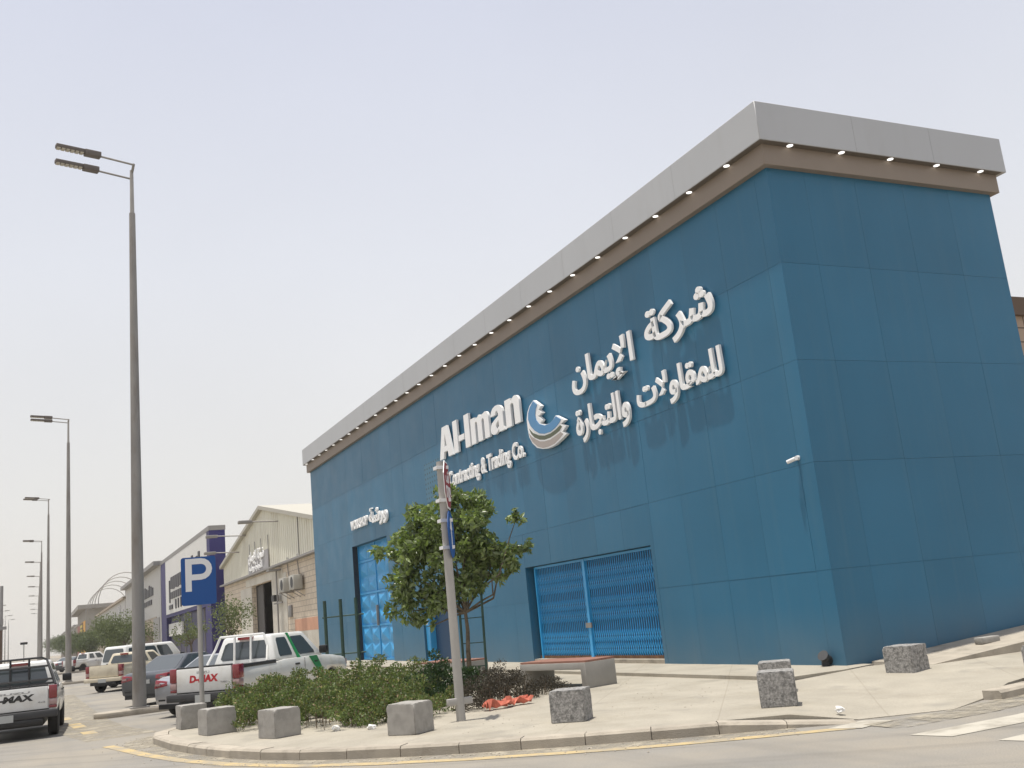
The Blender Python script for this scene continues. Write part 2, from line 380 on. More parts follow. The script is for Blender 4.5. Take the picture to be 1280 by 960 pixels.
M_CREAM = mat('cream_metal_siding', (0.70, 0.68, 0.57), 0.65, var=0.05, vscale=0.5, dirt=(0.55, 0.52, 0.42), dscale=0.4, dlo=0.5, dhi=0.75, stretch=(1, 1, 0.25))
M_CREAMD = mat('roof_trim', (0.42, 0.40, 0.34), 0.6)
M_BRICK = None
M_PLAST = mat('dirty_white_plaster', (0.66, 0.63, 0.55), 0.85, var=0.08, vscale=1, dirt=(0.48, 0.44, 0.37), dscale=0.5, dlo=0.45, dhi=0.7)
M_SALM = mat('salmon_paint', (0.60, 0.33, 0.22), 0.8, var=0.1, vscale=1)
M_PURP = mat('indigo_panel', (0.016, 0.011, 0.115), 0.6, var=0.05, vscale=0.3)
M_PURPG = mat('indigo_glass', (0.012, 0.010, 0.085), 0.45)
M_WPAN = mat('white_panel', (0.70, 0.69, 0.66), 0.6, var=0.03, vscale=0.3)
M_GPAN = mat('light_grey_panel', (0.52, 0.51, 0.48), 0.65, var=0.04, vscale=0.3)
M_GTRIM = mat('grey_trim', (0.26, 0.25, 0.24), 0.6)
M_BEIGE = mat('beige_render', (0.36, 0.30, 0.23), 0.8, var=0.05, vscale=0.3)
M_BROWN = mat('brown_cladding', (0.11, 0.07, 0.045), 0.7)
M_DGLASS = mat('dark_window_glass', (0.03, 0.032, 0.035), 0.15)
M_YELW = mat('yellow_facade', (0.80, 0.40, 0.02), 0.6, var=0.05, vscale=0.4)
M_RED = mat('red_facade', (0.34, 0.10, 0.06), 0.6, var=0.08, vscale=0.4)
M_CONC = mat('grey_concrete', (0.30, 0.28, 0.25), 0.85, var=0.06, vscale=0.5)
M_VOID = mat('dark_interior', (0.010, 0.008, 0.012), 0.9)
M_CLOTH = mat('red_cloth', (0.50, 0.14, 0.09), 0.85, var=0.15, vscale=6)
M_PAPER = mat('litter_paper', (0.70, 0.69, 0.66), 0.8)

def brick_mat(name, c1, c2, mortar, sc=1.0, bw=0.8, rh=0.4, ms=0.02):
    m = bpy.data.materials.new(name); m.use_nodes = True; nt = m.node_tree; N = nt.nodes; L = nt.links
    b = N['Principled BSDF']; b.inputs['Roughness'].default_value = 0.9
    geo = N.new('ShaderNodeNewGeometry'); sp = N.new('ShaderNodeSeparateXYZ'); L.new(geo.outputs['Position'], sp.inputs[0])
    ad = N.new('ShaderNodeMath'); ad.operation = 'ADD'; L.new(sp.outputs[0], ad.inputs[0]); L.new(sp.outputs[1], ad.inputs[1])
    cb = N.new('ShaderNodeCombineXYZ'); L.new(ad.outputs[0], cb.inputs[0]); L.new(sp.outputs[2], cb.inputs[1])
    br = N.new('ShaderNodeTexBrick'); L.new(cb.outputs[0], br.inputs['Vector'])
    br.inputs['Color1'].default_value = (*c1, 1); br.inputs['Color2'].default_value = (*c2, 1); br.inputs['Mortar'].default_value = (*mortar, 1)
    br.inputs['Scale'].default_value = sc; br.inputs['Brick Width'].default_value = bw; br.inputs['Row Height'].default_value = rh
    br.inputs['Mortar Size'].default_value = ms
    t = N.new('ShaderNodeTexNoise'); t.inputs['Scale'].default_value = 0.7; t.inputs['Detail'].default_value = 6
    L.new(geo.outputs['Position'], t.inputs['Vector'])
    mr = N.new('ShaderNodeMapRange'); mr.inputs[3].default_value = 0.8; mr.inputs[4].default_value = 1.15; L.new(t.outputs[0], mr.inputs[0])
    vm = N.new('ShaderNodeVectorMath'); vm.operation = 'SCALE'; L.new(br.outputs[0], vm.inputs[0]); L.new(mr.outputs[0], vm.inputs['Scale'])
    L.new(vm.outputs[0], b.inputs['Base Color'])
    return m
M_BRICK = brick_mat('cream_block_wall', (0.68, 0.59, 0.47), (0.63, 0.54, 0.43), (0.40, 0.34, 0.27), 1.0, 0.8, 0.36, 0.022)
M_BRICK2 = brick_mat('pink_block_wall', (0.40, 0.30, 0.23), (0.36, 0.28, 0.21), (0.12, 0.09, 0.07), 1.0, 1.1, 0.55, 0.03)

#@@SETTING
# ------------------------------------------------------------------ setting
g = MB(); g.add([(-2500,-800,-0.03),(2500,-800,-0.03),(2500,4000,-0.03),(-2500,4000,-0.03)], [(0,1,2,3)])
kind(g.build('ground', M_SAND), 'structure')
g = MB(); g.add([(-60,-120,0),(90,-120,0),(90,-1.2,0),(-0.5,-1.2,0),(-0.5,900,0),(-60,900,0)], [(0,1,2,3,4,5)])
kind(g.build('road', M_ASPH), 'structure')

KERB = [(-12.35,8.3),(-12.80,7.6),(-12.93,6.6),(-12.78,4.6),(-12.47,3.0),(-12.0,1.3),(-11.15,-0.28),(-10.2,-1.35),(-9.25,-2.25),(-8.3,-3.0),(-7.35,-3.68),(-6.4,-4.28),(-5.45,-4.82)]
def offset_line(pts, d):
    out = []
    for i, p in enumerate(pts):
        a = Vector(pts[max(i-1, 0)]); b = Vector(pts[min(i+1, len(pts)-1)]); t = (b-a).normalized()
        out.append((p[0]-t.y*d, p[1]+t.x*d))
    return out
KIN = offset_line(KERB, 0.32)
side = KIN + [(-4.0,-3.2),(-2.6,-2.0),(-1.95,-0.6),(-1.95,44),(-1.95,330),(-5.6,330),(-5.6,15.2),(-6.3,14.2),(-10.6,9.75)]
g = MB().prism(side, -0.02, 0.15); kind(g.build('sidewalk', M_PAVE), 'structure')
# kerb stones: one stone per ~0.9 m, following the corner
def kerb_run(pts, w, h, step, name='kerb', taper=0):
    P = [Vector(p) for p in pts]; seg = [(a, b, (b-a).length) for a, b in zip(P[:-1], P[1:])]; tot = sum(s[2] for s in seg)
    def at(d):
        for a, b, l in seg:
            if d <= l or (a, b, l) == seg[-1]: return a+(b-a)*(d/l), (b-a).normalized()
            d -= l
    g = MB(); n = max(1, int(tot/step)); rnd = random.Random(3)
    for i in range(n):
        a, ta = at(tot*i/n+0.006); b, tb = at(tot*(i+1)/n-0.006)
        na = Vector((-ta.y, ta.x)); nb = Vector((-tb.y, tb.x)); dz = rnd.uniform(-0.006, 0.006)
        ch = 0.035; H = h+dz
        H2 = H
        if taper and i >= n-taper: H = h*(n-i)/taper*0.9+0.02; H2 = h*(n-i-1)/taper*0.9+0.02
        prof = [(0, -0.02), (0, H-ch), (ch, H), (w, H), (w, -0.02)]; prof2 = [(0, -0.02), (0, H2-ch), (ch, H2), (w, H2), (w, -0.02)]
        vs = [(a.x+na.x*q, a.y+na.y*q, z) for q, z in prof]+[(b.x+nb.x*q, b.y+nb.y*q, z) for q, z in prof2]
        g.add(vs, [(0,1,6,5),(1,2,7,6),(2,3,8,7),(3,4,9,8),(4,3,2,1,0),(5,6,7,8,9)])
    return kind(g.build(name, M_KERB), 'structure')
kerb_run(KERB+[(-4.75,-5.3)], 0.30, 0.158, 0.95, taper=2)
# kerb in front of the parked cars and the far kerb
kerb_run([(-6.3,14.05),(-5.75,15.1),(-5.75,120)], 0.16, 0.155, 1.0)
# dropped ramp at the corner
g = MB()
rp = [(*KIN[-1],0.15),(-4.52,-5.08,0.012),(-3.2,-5.6,0.008),(-2.2,-5.25,0.02),(-1.2,-4.9,0.13),(0.6,-4.4,0.15),(3.5,-4.6,0.15),(9,-4.8,0.15),(9,-1.0,0.16),(2,-1.0,0.2),(0.0,-0.6,0.22),(-1.95,-0.6,0.15),(-2.6,-2.0,0.15),(-4.0,-3.2,0.15),(-2.6,-3.6,0.06),(-1.4,-2.9,0.12)]
rp_f = [(0,1,14,13),(1,2,14),(2,3,14),(3,4,15,14),(4,5,15),(5,10,15),(5,6,9,10),(6,7,8,9),(10,11,12,15),(12,13,14,15)]
g.add(rp, rp_f)
be = {}
for f in rp_f:
    for a, b in zip(f, f[1:]+f[:1]): be[(a, b)] = 1
for (a, b) in be:
    if (b, a) not in be: g.add([rp[a], rp[b], (rp[b][0], rp[b][1], -0.02), (rp[a][0], rp[a][1], -0.02)], [(0, 1, 2, 3)])
kind(g.build('ramp', M_PAVE), 'structure')
g = MB().prism([(-1.95,-0.55),(-0.6,-0.62),(0.35,-0.40),(0.35,44.3),(-1.95,44.3)], 0.0, 0.225)
kind(g.build('walkway', M_PAVE), 'structure')
g = MB().hexa([(0.55,-1.75,0),(7,-1.75,0),(7,-0.1,0),(0.55,-0.1,0)], [(0.6,-1.75,0.20),(7,-1.75,0.62),(7,-0.1,0.66),(0.6,-0.1,0.25)])
kind(g.build('path', M_KERB), 'structure')
kerb_run([(-2.15,-5.55),(-0.9,-5.35),(1.5,-5.75),(6,-6.2)], 0.3, 0.14, 0.95)
# lamp islands along the parking
def island(cx, cy, name='traffic_island'):
    poly = []
    for i in range(9):
        t = math.pi/2+math.pi*i/8; poly.append((-1.05+0.55*math.cos(t), 0.55*math.sin(t)))
    poly += [(3.6,-0.55),(3.6,0.55)]
    a = R(8)
    w = [(cx+x*math.cos(a)-y*math.sin(a), cy+x*math.sin(a)+y*math.cos(a)) for x, y in poly]
    g = MB().prism(w, -0.02, 0.16)
    return kind(g.build(name, M_KERB, bevel=0.035), 'structure')
# painted lines
def stripe(pts, w, m, z=0.006, name='road_marking'):
    l = offset_line(pts, -w/2); r = offset_line(pts, w/2)
    g = MB()
    for i in range(len(pts)-1): g.add([(*l[i], z), (*r[i], z), (*r[i+1], z), (*l[i+1], z)], [(0,3,2,1)])
    return kind(g.build(name, m), 'structure')
stripe([(-13.75,7.5),(-13.55,6.3),(-13.25,4.4),(-12.85,2.6),(-12.25,0.85),(-11.55,-0.55),(-10.6,-1.75),(-9.6,-2.72),(-8.6,-3.55),(-7.55,-4.3),(-6.3,-5.0),(-5.1,-5.6)], 0.24, M_YEL)
for y0, y1 in ((11.8,12.8),(14.6,16.6),(19.0,20.6)): stripe([(-13.75-(y0-9)*0.05,y0),(-13.75-(y1-9)*0.05,y1)], 0.34, M_YEL)
def patch(poly, m, z=0.006, name='road_marking'):
    g = MB(); g.add([(x, y, z) for x, y in poly], [tuple(range(len(poly)))]); return kind(g.build(name, m), 'structure')
patch([(-5.25,-6.75),(-5.12,-7.3),(-3.84,-7.3),(-2.2,-7.1),(-2.2,-6.55),(-3.3,-6.75)], M_WHT)
patch([(-5.1,-7.95),(-5.0,-8.3),(-3.0,-8.3),(-3.0,-7.8)], M_WHT)
patch([(-5.35,-5.35),(-5.1,-5.75),(-4.35,-5.6),(-4.55,-5.2)], M_WHT, 0.009)

def dust_mat():
    m = mat('drifted_sand', (0.33, 0.295, 0.23), 0.95, var=0.1, vscale=3); nt = m.node_tree; N = nt.nodes; L = nt.links
    geo = [n for n in N if n.type == 'NEW_GEOMETRY'][0]
    t = N.new('ShaderNodeTexNoise'); t.inputs['Scale'].default_value = 1.7; t.inputs['Detail'].default_value = 8; t.inputs['Roughness'].default_value = 0.7; L.new(geo.outputs['Position'], t.inputs['Vector'])
    r = N.new('ShaderNodeMapRange'); r.inputs[1].default_value = 0.38; r.inputs[2].default_value = 0.62; L.new(t.outputs[0], r.inputs[0])
    tr = N.new('ShaderNodeBsdfTransparent'); ms = N.new('ShaderNodeMixShader'); L.new(r.outputs[0], ms.inputs[0]); L.new(tr.outputs[0], ms.inputs[1]); L.new(N['Principled BSDF'].outputs[0], ms.inputs[2])
    L.new(ms.outputs[0], N['Material Output'].inputs[0]); return m
M_DUST = dust_mat()
stripe(offset_line(KERB, -0.28), 0.62, M_DUST, 0.003, 'sand')
stripe([(-13.3,9.5),(-13.8,13),(-14.0,17),(-14.1,24),(-14.2,40)], 1.6, M_DUST, 0.003, 'sand')
stripe([(-4.9,-5.9),(-3.2,-5.95),(-1.9,-5.75),(0.5,-6.0)], 0.7, M_DUST, 0.012, 'sand')
rg = random.Random(8); g = MB()
def pebble(x, y, z, r):
    vs = [(x+r*rg.uniform(.6, 1.2)*math.cos(a), y+r*rg.uniform(.6, 1.2)*math.sin(a), z+r*rg.uniform(.1, .5)) for a in (0, 1.05, 2.1, 3.14, 4.2, 5.25)]+[(x, y, z+r*rg.uniform(.7, 1.0)), (x, y, z)]
    g.add(vs, [(i, (i+1) % 6, 6) for i in range(6)]+[((i+1) % 6, i, 7) for i in range(6)])
ko = offset_line(KERB, -0.12)
for k in range(420):
    i = rg.randrange(len(ko)-1); t_ = rg.random(); d_ = abs(rg.gauss(0, 0.35))
    a_ = offset_line(KERB, -0.1-d_); pebble(a_[i][0]*(1-t_)+a_[i+1][0]*t_, a_[i][1]*(1-t_)+a_[i+1][1]*t_, 0.003, rg.uniform(0.008, 0.022))
for k in range(260): pebble(rg.uniform(-9, -1), rg.uniform(-2, 7), 0.15, rg.uniform(0.006, 0.016)) if True else None
kind(g.build('gravel', M_KERB), 'stuff')
#@@BUILDING
# ------------------------------------------------------------------ blue corner building
BL, BW = 43.8, 7.33
bld = thing('commercial_building', 'long blue panel-clad corner building with grey downlit fascia and white lettering', 'building')
GATE = (6.84, 14.84, 0.0, 3.36); DOOR = (29.8, 35.72, 0.0, 6.05); SDOOR = (22.35, 25.5, 0.0, 3.0)
holes = [GATE, DOOR, SDOOR]
g = MB()
for (y0, y1, z0, z1) in rects_minus(0.03, BL-0.03, 0.05, 11.5, holes): g.box(0.03, 0.40, y0, y1, z0, z1)
g.box(0.40, BW-0.03, 0.03, 0.40, 0.05, 11.5)
g.box(BW-0.40, BW-0.03, 0.40, BL-0.03, 0.05, 11.5); g.box(0.40, BW-0.40, BL-0.40, BL-0.03, 0.05, 11.5)
g.build('wall', M_CORE, bld)
ZR = [0.1, 2.19, 4.487, 6.773, 9.044, 11.40]; G = 0.0026
ys = [0.0, 0.46]+[1.55*k for k in range(1, 28)]+[BL]
ys = [0.0, 0.46]+[2.02+1.55*k for k in range(0, 27)]+[BL]
g = MB()
rnd = random.Random(5)
for a, b in zip(ys[:-1], ys[1:]):
    for c, d in zip(ZR[:-1], ZR[1:]):
        for (y0, y1, z0, z1) in rects_minus(a, b, c, d, holes):
            if y1-y0 < 0.03 or z1-z0 < 0.03: continue
            e = rnd.uniform(-0.002, 0.002)
            g.box(e, 0.028, y0+(G if y0 > 0 else 0.0), y1-G, z0+G, z1-G)
xs = [0.03, 1.10]+[2.655+1.555*k for k in range(0, 3)]+[BW]
for a, b in zip(xs[:-1], xs[1:]):
    for c, d in zip(ZR[:-1], ZR[1:]):
        e = rnd.uniform(-0.0015, 0.0015); g.box(a+(G if a > .05 else 0), b-G, e, 0.028, c+G, d-G)
g.build('cladding', M_CLAD, bld)
o, ob = 0.355, 0.175
g = MB().box(-o, BW+o, -o, BL+o, 11.855, 12.81); g.build('fascia', M_FASC, bld, bevel=0.012, seg=1)
g = MB().box(-ob, BW+ob, -ob, BL+ob, 11.345, 11.852); g.build('trim_band', M_TAUPE, bld, bevel=0.01, seg=1)
M_FJ = mat('fascia_joint', (0.33, 0.33, 0.335), 0.7)
for k in range(1, 15): MB().box(-o-0.002, -o+0.01, 3.1*k-0.005, 3.1*k+0.005, 11.87, 12.79).build('fascia_joint', M_FJ, bld)
for k in range(1, 3): MB().box(2.55*k-0.005, 2.55*k+0.005, -o-0.002, -o+0.01, 11.87, 12.79).build('fascia_joint', M_FJ, bld)
g = MB()
for (a, b, c, d) in ((-o+.01, -ob-.002, -o+.01, BL+o-.01), (-ob-.002, BW+ob, -o+.01, -ob-.002)): g.box(a, b, c, d, 11.838, 11.853)
g.build('soffit', mat('soffit_panel', (0.12, 0.10, 0.08), 0.7), bld)
for k in range(28):
    y = 1.03+1.575*k
    if y > BL: break
    MB().tube((-0.265, y, 11.828), (-0.265, y, 11.837), 0.075, n=14).build('downlight', M_LED, bld)
for k in range(5):
    MB().tube((0.58+1.56*k, -0.265, 11.828), (0.58+1.56*k, -0.265, 11.837), 0.075, n=14).build('downlight', M_LED, bld)
# folding lattice gate
yg0, yg1, zg1 = 6.84, 14.84, 3.36
gate = MB().box(0.36, 0.395, yg0+.01, yg1-.01, 0.2, zg1-.01).build('folding_gate', M_DKBLU, bld)
g = MB(); n = 62
for i in range(n+1):
    y = yg0+0.12+(yg1-yg0-0.42)*i/n
    g.box(0.255, 0.28, y-0.011, y+0.011, 0.34, zg1-0.06)
g.build('gate_bars', M_GATE, gate)
step = (yg1-yg0-0.42)/n
for pair in ((0.62, 0.98), (1.62, 1.98), (2.55, 2.9)):
    g = MB()
    for zc in pair:
        for i in range(n):
            y = yg0+0.12+step*i
            for q in (1, -1):
                a = (0.248, y, zc-0.15*q); b = (0.248, y+step, zc+0.15*q)
                g.hexa([(a[0]-.008, a[1], a[2]-.022), (a[0], a[1], a[2]-.022), (b[0], b[1], b[2]-.022), (b[0]-.008, b[1], b[2]-.022)],
                       [(a[0]-.008, a[1], a[2]+.022), (a[0], a[1], a[2]+.022), (b[0], b[1], b[2]+.022), (b[0]-.008, b[1], b[2]+.022)])
    g.build('gate_lattice', M_GATE, gate)
g = MB(); g.box(0.20, 0.30, 11.05, 11.2, 0.3, zg1-.03); g.box(0.21, 0.30, yg0+.01, yg0+.09, 0.3, zg1-.03); g.box(0.21, 0.30, yg1-.30, yg1-.22, 0.3, zg1-.03)
g.box(0.215, 0.30, yg0+.09, yg1-.3, zg1-.09, zg1-.02); g.build('gate_frame', M_GATE, gate)
MB().box(0.17, 0.205, 10.95, 11.3, 1.25, 1.40).build('gate_lock', M_GALV, gate)
MB().box(0.02, 0.36, yg0+.01, yg1-.01, 0.1, 0.33).build('gate_sill', M_KERB, bld)
MB().box(0.25, 0.285, yg0+.01, yg1-.01, 0.335, 0.42).build('rusty_rail', mat('rust', (0.14, 0.075, 0.04), 0.9, var=0.4, vscale=6), gate)
g = MB().box(0.03, 0.355, yg1-0.02, yg1-0.004, 0.33, zg1-.01); g.build('gate_reveal', M_CLAD, bld)
# tall double door with pressed diamond panels
yd0, yd1, zd1 = 29.8, 35.72, 6.05
dr = MB().box(0.33, 0.39, yd0+.01, yd1-.01, 0.15, zd1-.01).build('metal_door', M_DOOR, bld)
g = MB(); cols = 4; rows = 7
yw = (yd1-0.02-yd0-0.05)/cols; zh = (zd1-0.35)/rows
for i in range(cols):
    for j in range(rows):
        a = yd0+0.04+yw*i; b = a+yw; c = 0.3+zh*j; d = c+zh; e = 0.05
        q = [(0.325, a+e, c+e), (0.325, b-e, c+e), (0.325, b-e, d-e), (0.325, a+e, d-e), (0.20, (a+b)/2, (c+d)/2)]
        g.add(q, [(0,1,4),(1,2,4),(2,3,4),(3,0,4)])
g.build('diamond_panels', M_DOOR, dr)
g = MB()
for j in range(0, rows+1, 2): g.box(0.27, 0.326, yd0+.02, yd1-.03, 0.3+zh*j-.05, 0.3+zh*j+.05)
for i in (0, 2, 4): g.box(0.275, 0.327, yd0+0.04+yw*i-.05, yd0+0.04+yw*i+.05, 0.2, zd1-.02)
g.build('door_rails', M_DOOR, dr)
MB().box(0.16, 0.27, 32.62, 32.70, 1.9, 2.9).build('door_handle', M_GALV, dr)
MB().box(0.005, 0.335, yd1-.015, yd1-.003, 0.1, zd1-.004).build('door_jamb', M_JAMB, bld)  # far reveal of the recess, its shade painted on as near-black
# small recessed entrance
MB().box(0.36, 0.395, 22.36, 25.49, 0.15, 2.99).build('entrance_door', M_DKBLU, bld)
MB().box(0.10, 0.355, 25.0, 25.49, 0.2, 2.98).build('entrance_panel', M_DOOR, bld)
MB().box(-0.02, 0.0, 24.95, 25.15, 1.75, 2.15).build('call_box', M_SIGNW, bld)
# perforated vent and roof slab
def perf_mat():
    m = mat('perforated_plate', (0.03, 0.145, 0.235), 0.45); nt = m.node_tree; N = nt.nodes; L = nt.links
    geo = [n for n in N if n.type == 'NEW_GEOMETRY'][0]; sp = N.new('ShaderNodeSeparateXYZ'); L.new(geo.outputs['Position'], sp.inputs[0])
    o_ = []
    for k, f in ((1, 23.0), (2, 30.0)):
        a = N.new('ShaderNodeMath'); a.operation = 'MULTIPLY'; a.inputs[1].default_value = f; L.new(sp.outputs[k], a.inputs[0])
        c = N.new('ShaderNodeMath'); c.operation = 'SINE'; L.new(a.outputs[0], c.inputs[0]); o_.append(c)
    d = N.new('ShaderNodeMath'); d.operation = 'ADD'; L.new(o_[0].outputs[0], d.inputs[0]); L.new(o_[1].outputs[0], d.inputs[1])
    e = N.new('ShaderNodeMath'); e.operation = 'GREATER_THAN'; e.inputs[1].default_value = 1.1; L.new(d.outputs[0], e.inputs[0])
    x = N.new('ShaderNodeMix'); x.data_type = 'RGBA'; L.new(e.outputs[0], x.inputs['Factor']); x.inputs['A'].default_value = (0.03, 0.145, 0.235, 1); x.inputs['B'].default_value = (0.012, 0.06, 0.095, 1)
    L.new(x.outputs['Result'], N['Principled BSDF'].inputs['Base Color']); return m
MB().box(-0.008, -0.0035, 22.0, 23.9, 6.8, 8.45).build('vent_grille', perf_mat(), bld)

NX = (-1, 0, 0); UY = (0, -1, 0)
def wall_text(name, label, lines, depth=0.13, loc=(-0.03, 0, 0), m=M_LETTER, pname='letter', group=None):
    t = thing(name, label, 'sign', (loc[0], loc[1], loc[2]), 0, group)
    for (txt, yl, w, zb, h, off) in lines:
        for mb in lettering(txt, (0, yl-loc[1], zb-loc[2]), w, h, UY, NX, depth, off): mb.build(pname, m, t)
    return t
def arc(cx, cy, rx, ry, a0, a1, n=7): return [(cx+rx*math.cos(R(a0+(a1-a0)*k/n)), cy+ry*math.sin(R(a0+(a1-a0)*k/n))) for k in range(n+1)]
def rc(x0, x1, y0, y1): return [(x0, y0), (x1, y0), (x1, y1), (x0, y1)]
XH = 0.77
GL_N = [(0, 0), (.215, 0), (.215, .50)]+arc(.275, .53, .06, .085, 180, 0)+[(.335, 0), (.55, 0), (.55, .53)]+arc(.40, .55, .15, .23, 0, 125)+[(.215, .66), (.215, XH), (0, XH)]
GL_M = [(0, 0), (.20, 0), (.20, .52)]+arc(.25, .54, .05, .08, 180, 0)+[(.30, 0), (.50, 0), (.50, .52)]+arc(.55, .54, .05, .08, 180, 0)+[(.60, 0), (.80, 0), (.80, .55)]+arc(.665, .56, .135, .22, 0, 115)+arc(.40, .56, .10, .22, 50, 125)+[(.20, .68), (.20, XH), (0, XH)]
GL_AO = [(.34, 0), (.56, 0), (.53, .12), (.53, .52)]+arc(.28, .53, .25, .25, 0, 172)+[(.03, .52), (.225, .52)]+arc(.285, .53, .055, .09, 180, 0)+[(.34, .46)]+[(.20, .40), (.06, .33), (.0, .20)]+arc(.15, .13, .15, .145, 180, 285)+[(.27, .02), (.33, .09)]
GL_AH = [(.34, .18), (.29, .12), (.235, .13), (.215, .20), (.25, .28), (.34, .335)]
GLYPHS = [([(0, 0), (.215, 0), (.25, .20), (.43, .20), (.465, 0), (.69, 0), (.475, 1), (.21, 1)], [(.28, .37), (.40, .37), (.34, .76)], 0.0), (rc(0, .21, 0, 1), None, .76), (rc(0, .27, .30, .47), None, 1.01), (rc(0, .225, 0, 1), None, 1.32), (GL_M, None, 1.61), (GL_AO, GL_AH, 2.47), (GL_N, None, 3.10)]
def authored(name, label, org_y, z0, cap, width, depth):
    t = thing(name, label, 'sign', (-0.06, org_y-width/2, z0+cap/2)); sx = width/3.65
    for k, (outer, hole, x) in enumerate(GLYPHS):
        loops = [outer]+([hole] if hole else []); pts = [p for l in loops for p in l]
        tri = [tuple(q) for q in tessellate_polygon([[Vector((*p, 0)) for p in l] for l in loops])]
        tri = [q if ((pts[q[1]][0]-pts[q[0]][0])*(pts[q[2]][1]-pts[q[0]][1])-(pts[q[1]][1]-pts[q[0]][1])*(pts[q[2]][0]-pts[q[0]][0])) > 0 else q[::-1] for q in tri]
        mb = MB(); solid(mb, [((px+x)*sx, py*cap) for px, py in pts], tri, (0, width/2, -cap/2), UY, (0, 0, 1), NX, depth); mb.build('letter', M_LETTER, t)
authored('wall_lettering', 'white raised letters reading Al-Iman on the blue wall', 21.6, 8.25, 1.28, 7.85, 0.09)
wall_text('wall_lettering', 'white raised letters reading Contracting & Trading Co. under Al-Iman', [('Contracting & Trading Co.', 20.95, 7.15, 6.86, 0.80, 0.028)], loc=(-0.05, 17.3, 7.3), depth=0.07)
# Arabic in visual order, presentation forms
A1a = '\ufe94\ufedb\ufeae\ufeb7'; A1b = '\ufee5\ufe8e\ufee4\ufef3\ufef9\ufe8d'
A2a = '\ufe95\ufefb\ufeed\ufe8e\ufed8\ufee4\ufee0\ufedf'; A2b = '\ufe93\ufead\ufe8e\ufea0\ufe98\ufedf\ufe8d\ufeed'
wall_text('wall_lettering', 'upper line of white raised Arabic letters on the blue wall', [(A1a, 5.62, 3.15, 8.36, 1.2, 0.026), (A1b, 9.95, 3.65, 8.12, 1.2, 0.026)], loc=(-0.07, 6, 8.7), depth=0.07)
wall_text('wall_lettering', 'lower line of white raised Arabic letters on the blue wall', [(A2a, 6.4, 3.95, 6.84, 0.97, 0.026), (A2b, 9.98, 3.15, 6.72, 1.1, 0.026)], loc=(-0.07, 6, 7.2), depth=0.07)
wall_text('wall_lettering', 'small white letters reading WORKSHOP over the tall blue door', [('WORKSHOP', 35.35, 3.0, 6.87, 0.48, 0.03)], loc=(-0.03, 34, 7), depth=0.10)
wall_text('wall_lettering', 'small white Arabic word beside WORKSHOP above the blue door', [('\ufe94\ufeb7\ufead\ufeed', 32.0, 2.85, 6.62, 0.98, 0.04)], loc=(-0.03, 30.5, 7), depth=0.10)
# emblem of three crescents
LW = [(12.59,8.73),(12.09,8.43),(12.28,8.34),(12.06,8.2),(12.35,8.14),(12.08,7.96),(12.26,7.88),(11.95,7.76),(11.59,7.74),(11.34,7.8),(11.14,7.9),(10.57,7.64),(10.87,7.57),(10.53,7.44),(10.81,7.31),(10.56,7.19),(10.98,7.08),(11.41,6.99),(11.83,6.97),(12.25,7.02),(12.66,7.13),(12.96,7.33),(13.16,7.58),(13.22,7.88),(13.23,8.2),(13.12,8.43),(12.92,8.61)]
LB = [(12.6,8.7),(12.34,8.52),(12.47,8.4),(12.55,8.22),(12.5,8.03),(12.31,7.86),(11.95,7.74),(11.58,7.73),(11.32,7.79),(11.12,7.87),(10.8,7.7),(10.96,7.61),(11.23,7.52),(11.6,7.46),(12.02,7.48),(12.37,7.56),(12.69,7.72),(12.96,7.93),(13.1,8.17),(13.05,8.39),(12.89,8.55)]
LG = [(13.1,7.87),(12.85,7.67),(12.44,7.51),(12.03,7.42),(11.61,7.41),(11.21,7.46),(10.9,7.54),(10.79,7.47),(10.98,7.37),(11.27,7.32),(11.64,7.28),(12.06,7.29),(12.41,7.36),(12.76,7.5),(12.98,7.67)]
LE = [(13.15,7.72),(12.97,7.57),(12.71,7.43),(12.4,7.3),(12.07,7.24),(11.65,7.22),(11.29,7.26),(10.91,7.32),(10.76,7.23),(11.0,7.14),(11.4,7.04),(11.82,7.02),(12.24,7.05),(12.59,7.16),(12.91,7.36),(13.08,7.54)]
emb = thing('wall_emblem', 'round emblem of blue, olive and taupe crescents on the blue wall', 'sign', (-0.06, 11.9, 7.8))
def emb_part(name, P, m, base, depth):
    q = [(-(y-11.9), z-7.8) for y, z in P]
    tri = [tuple(t) for t in tessellate_polygon([[Vector((a, b, 0)) for a, b in q]])]
    tri = [t if ((q[t[1]][0]-q[t[0]][0])*(q[t[2]][1]-q[t[0]][1])-(q[t[1]][1]-q[t[0]][1])*(q[t[2]][0]-q[t[0]][0])) > 0 else t[::-1] for t in tri]
    mb = MB(); solid(mb, q, tri, (0, 0, 0), UY, (0, 0, 1), NX, depth, base); return mb.build(name, m, emb)
emb_part('backing', LW, M_LETTER, 0.0, 0.12)
emb_part('blue_crescent', LB, M_LOGOB, 0.122, 0.012); emb_part('olive_crescent', LG, M_LOGOG, 0.122, 0.008); emb_part('taupe_crescent', LE, M_LOGOE, 0.122, 0.006)
# camera and pipe on the wall
cc = thing('security_camera', 'small white bullet camera on the blue wall near the corner', 'camera', (0, 0.45, 4.62))
MB().tube((0.0, 0, 0.03), (-0.06, 0, 0.03), 0.055, 0.05, n=12).build('mount', M_SIGNW, cc)
MB().tube((-0.07, 0.02, 0.02), (-0.16, 0.20, -0.03), 0.045, n=12).build('camera_body', M_SIGNW, cc)
vp = thing('drain_pipe', 'short black elbow pipe at the foot of the blue wall', 'pipe', (-0.13, 0.45, 0.225))
MB().path([(0.11, 0, 0.12), (0.0, 0, 0.12), (-0.02, 0.0, 0.0)], 0.09, 12).build('pipe_elbow', M_BLACK, vp)
MB().tube((0.0, 0.0, 0.16), (-0.09, -0.03, 0.23), 0.10, 0.12, n=14).build('pipe_collar', M_DARK, vp)

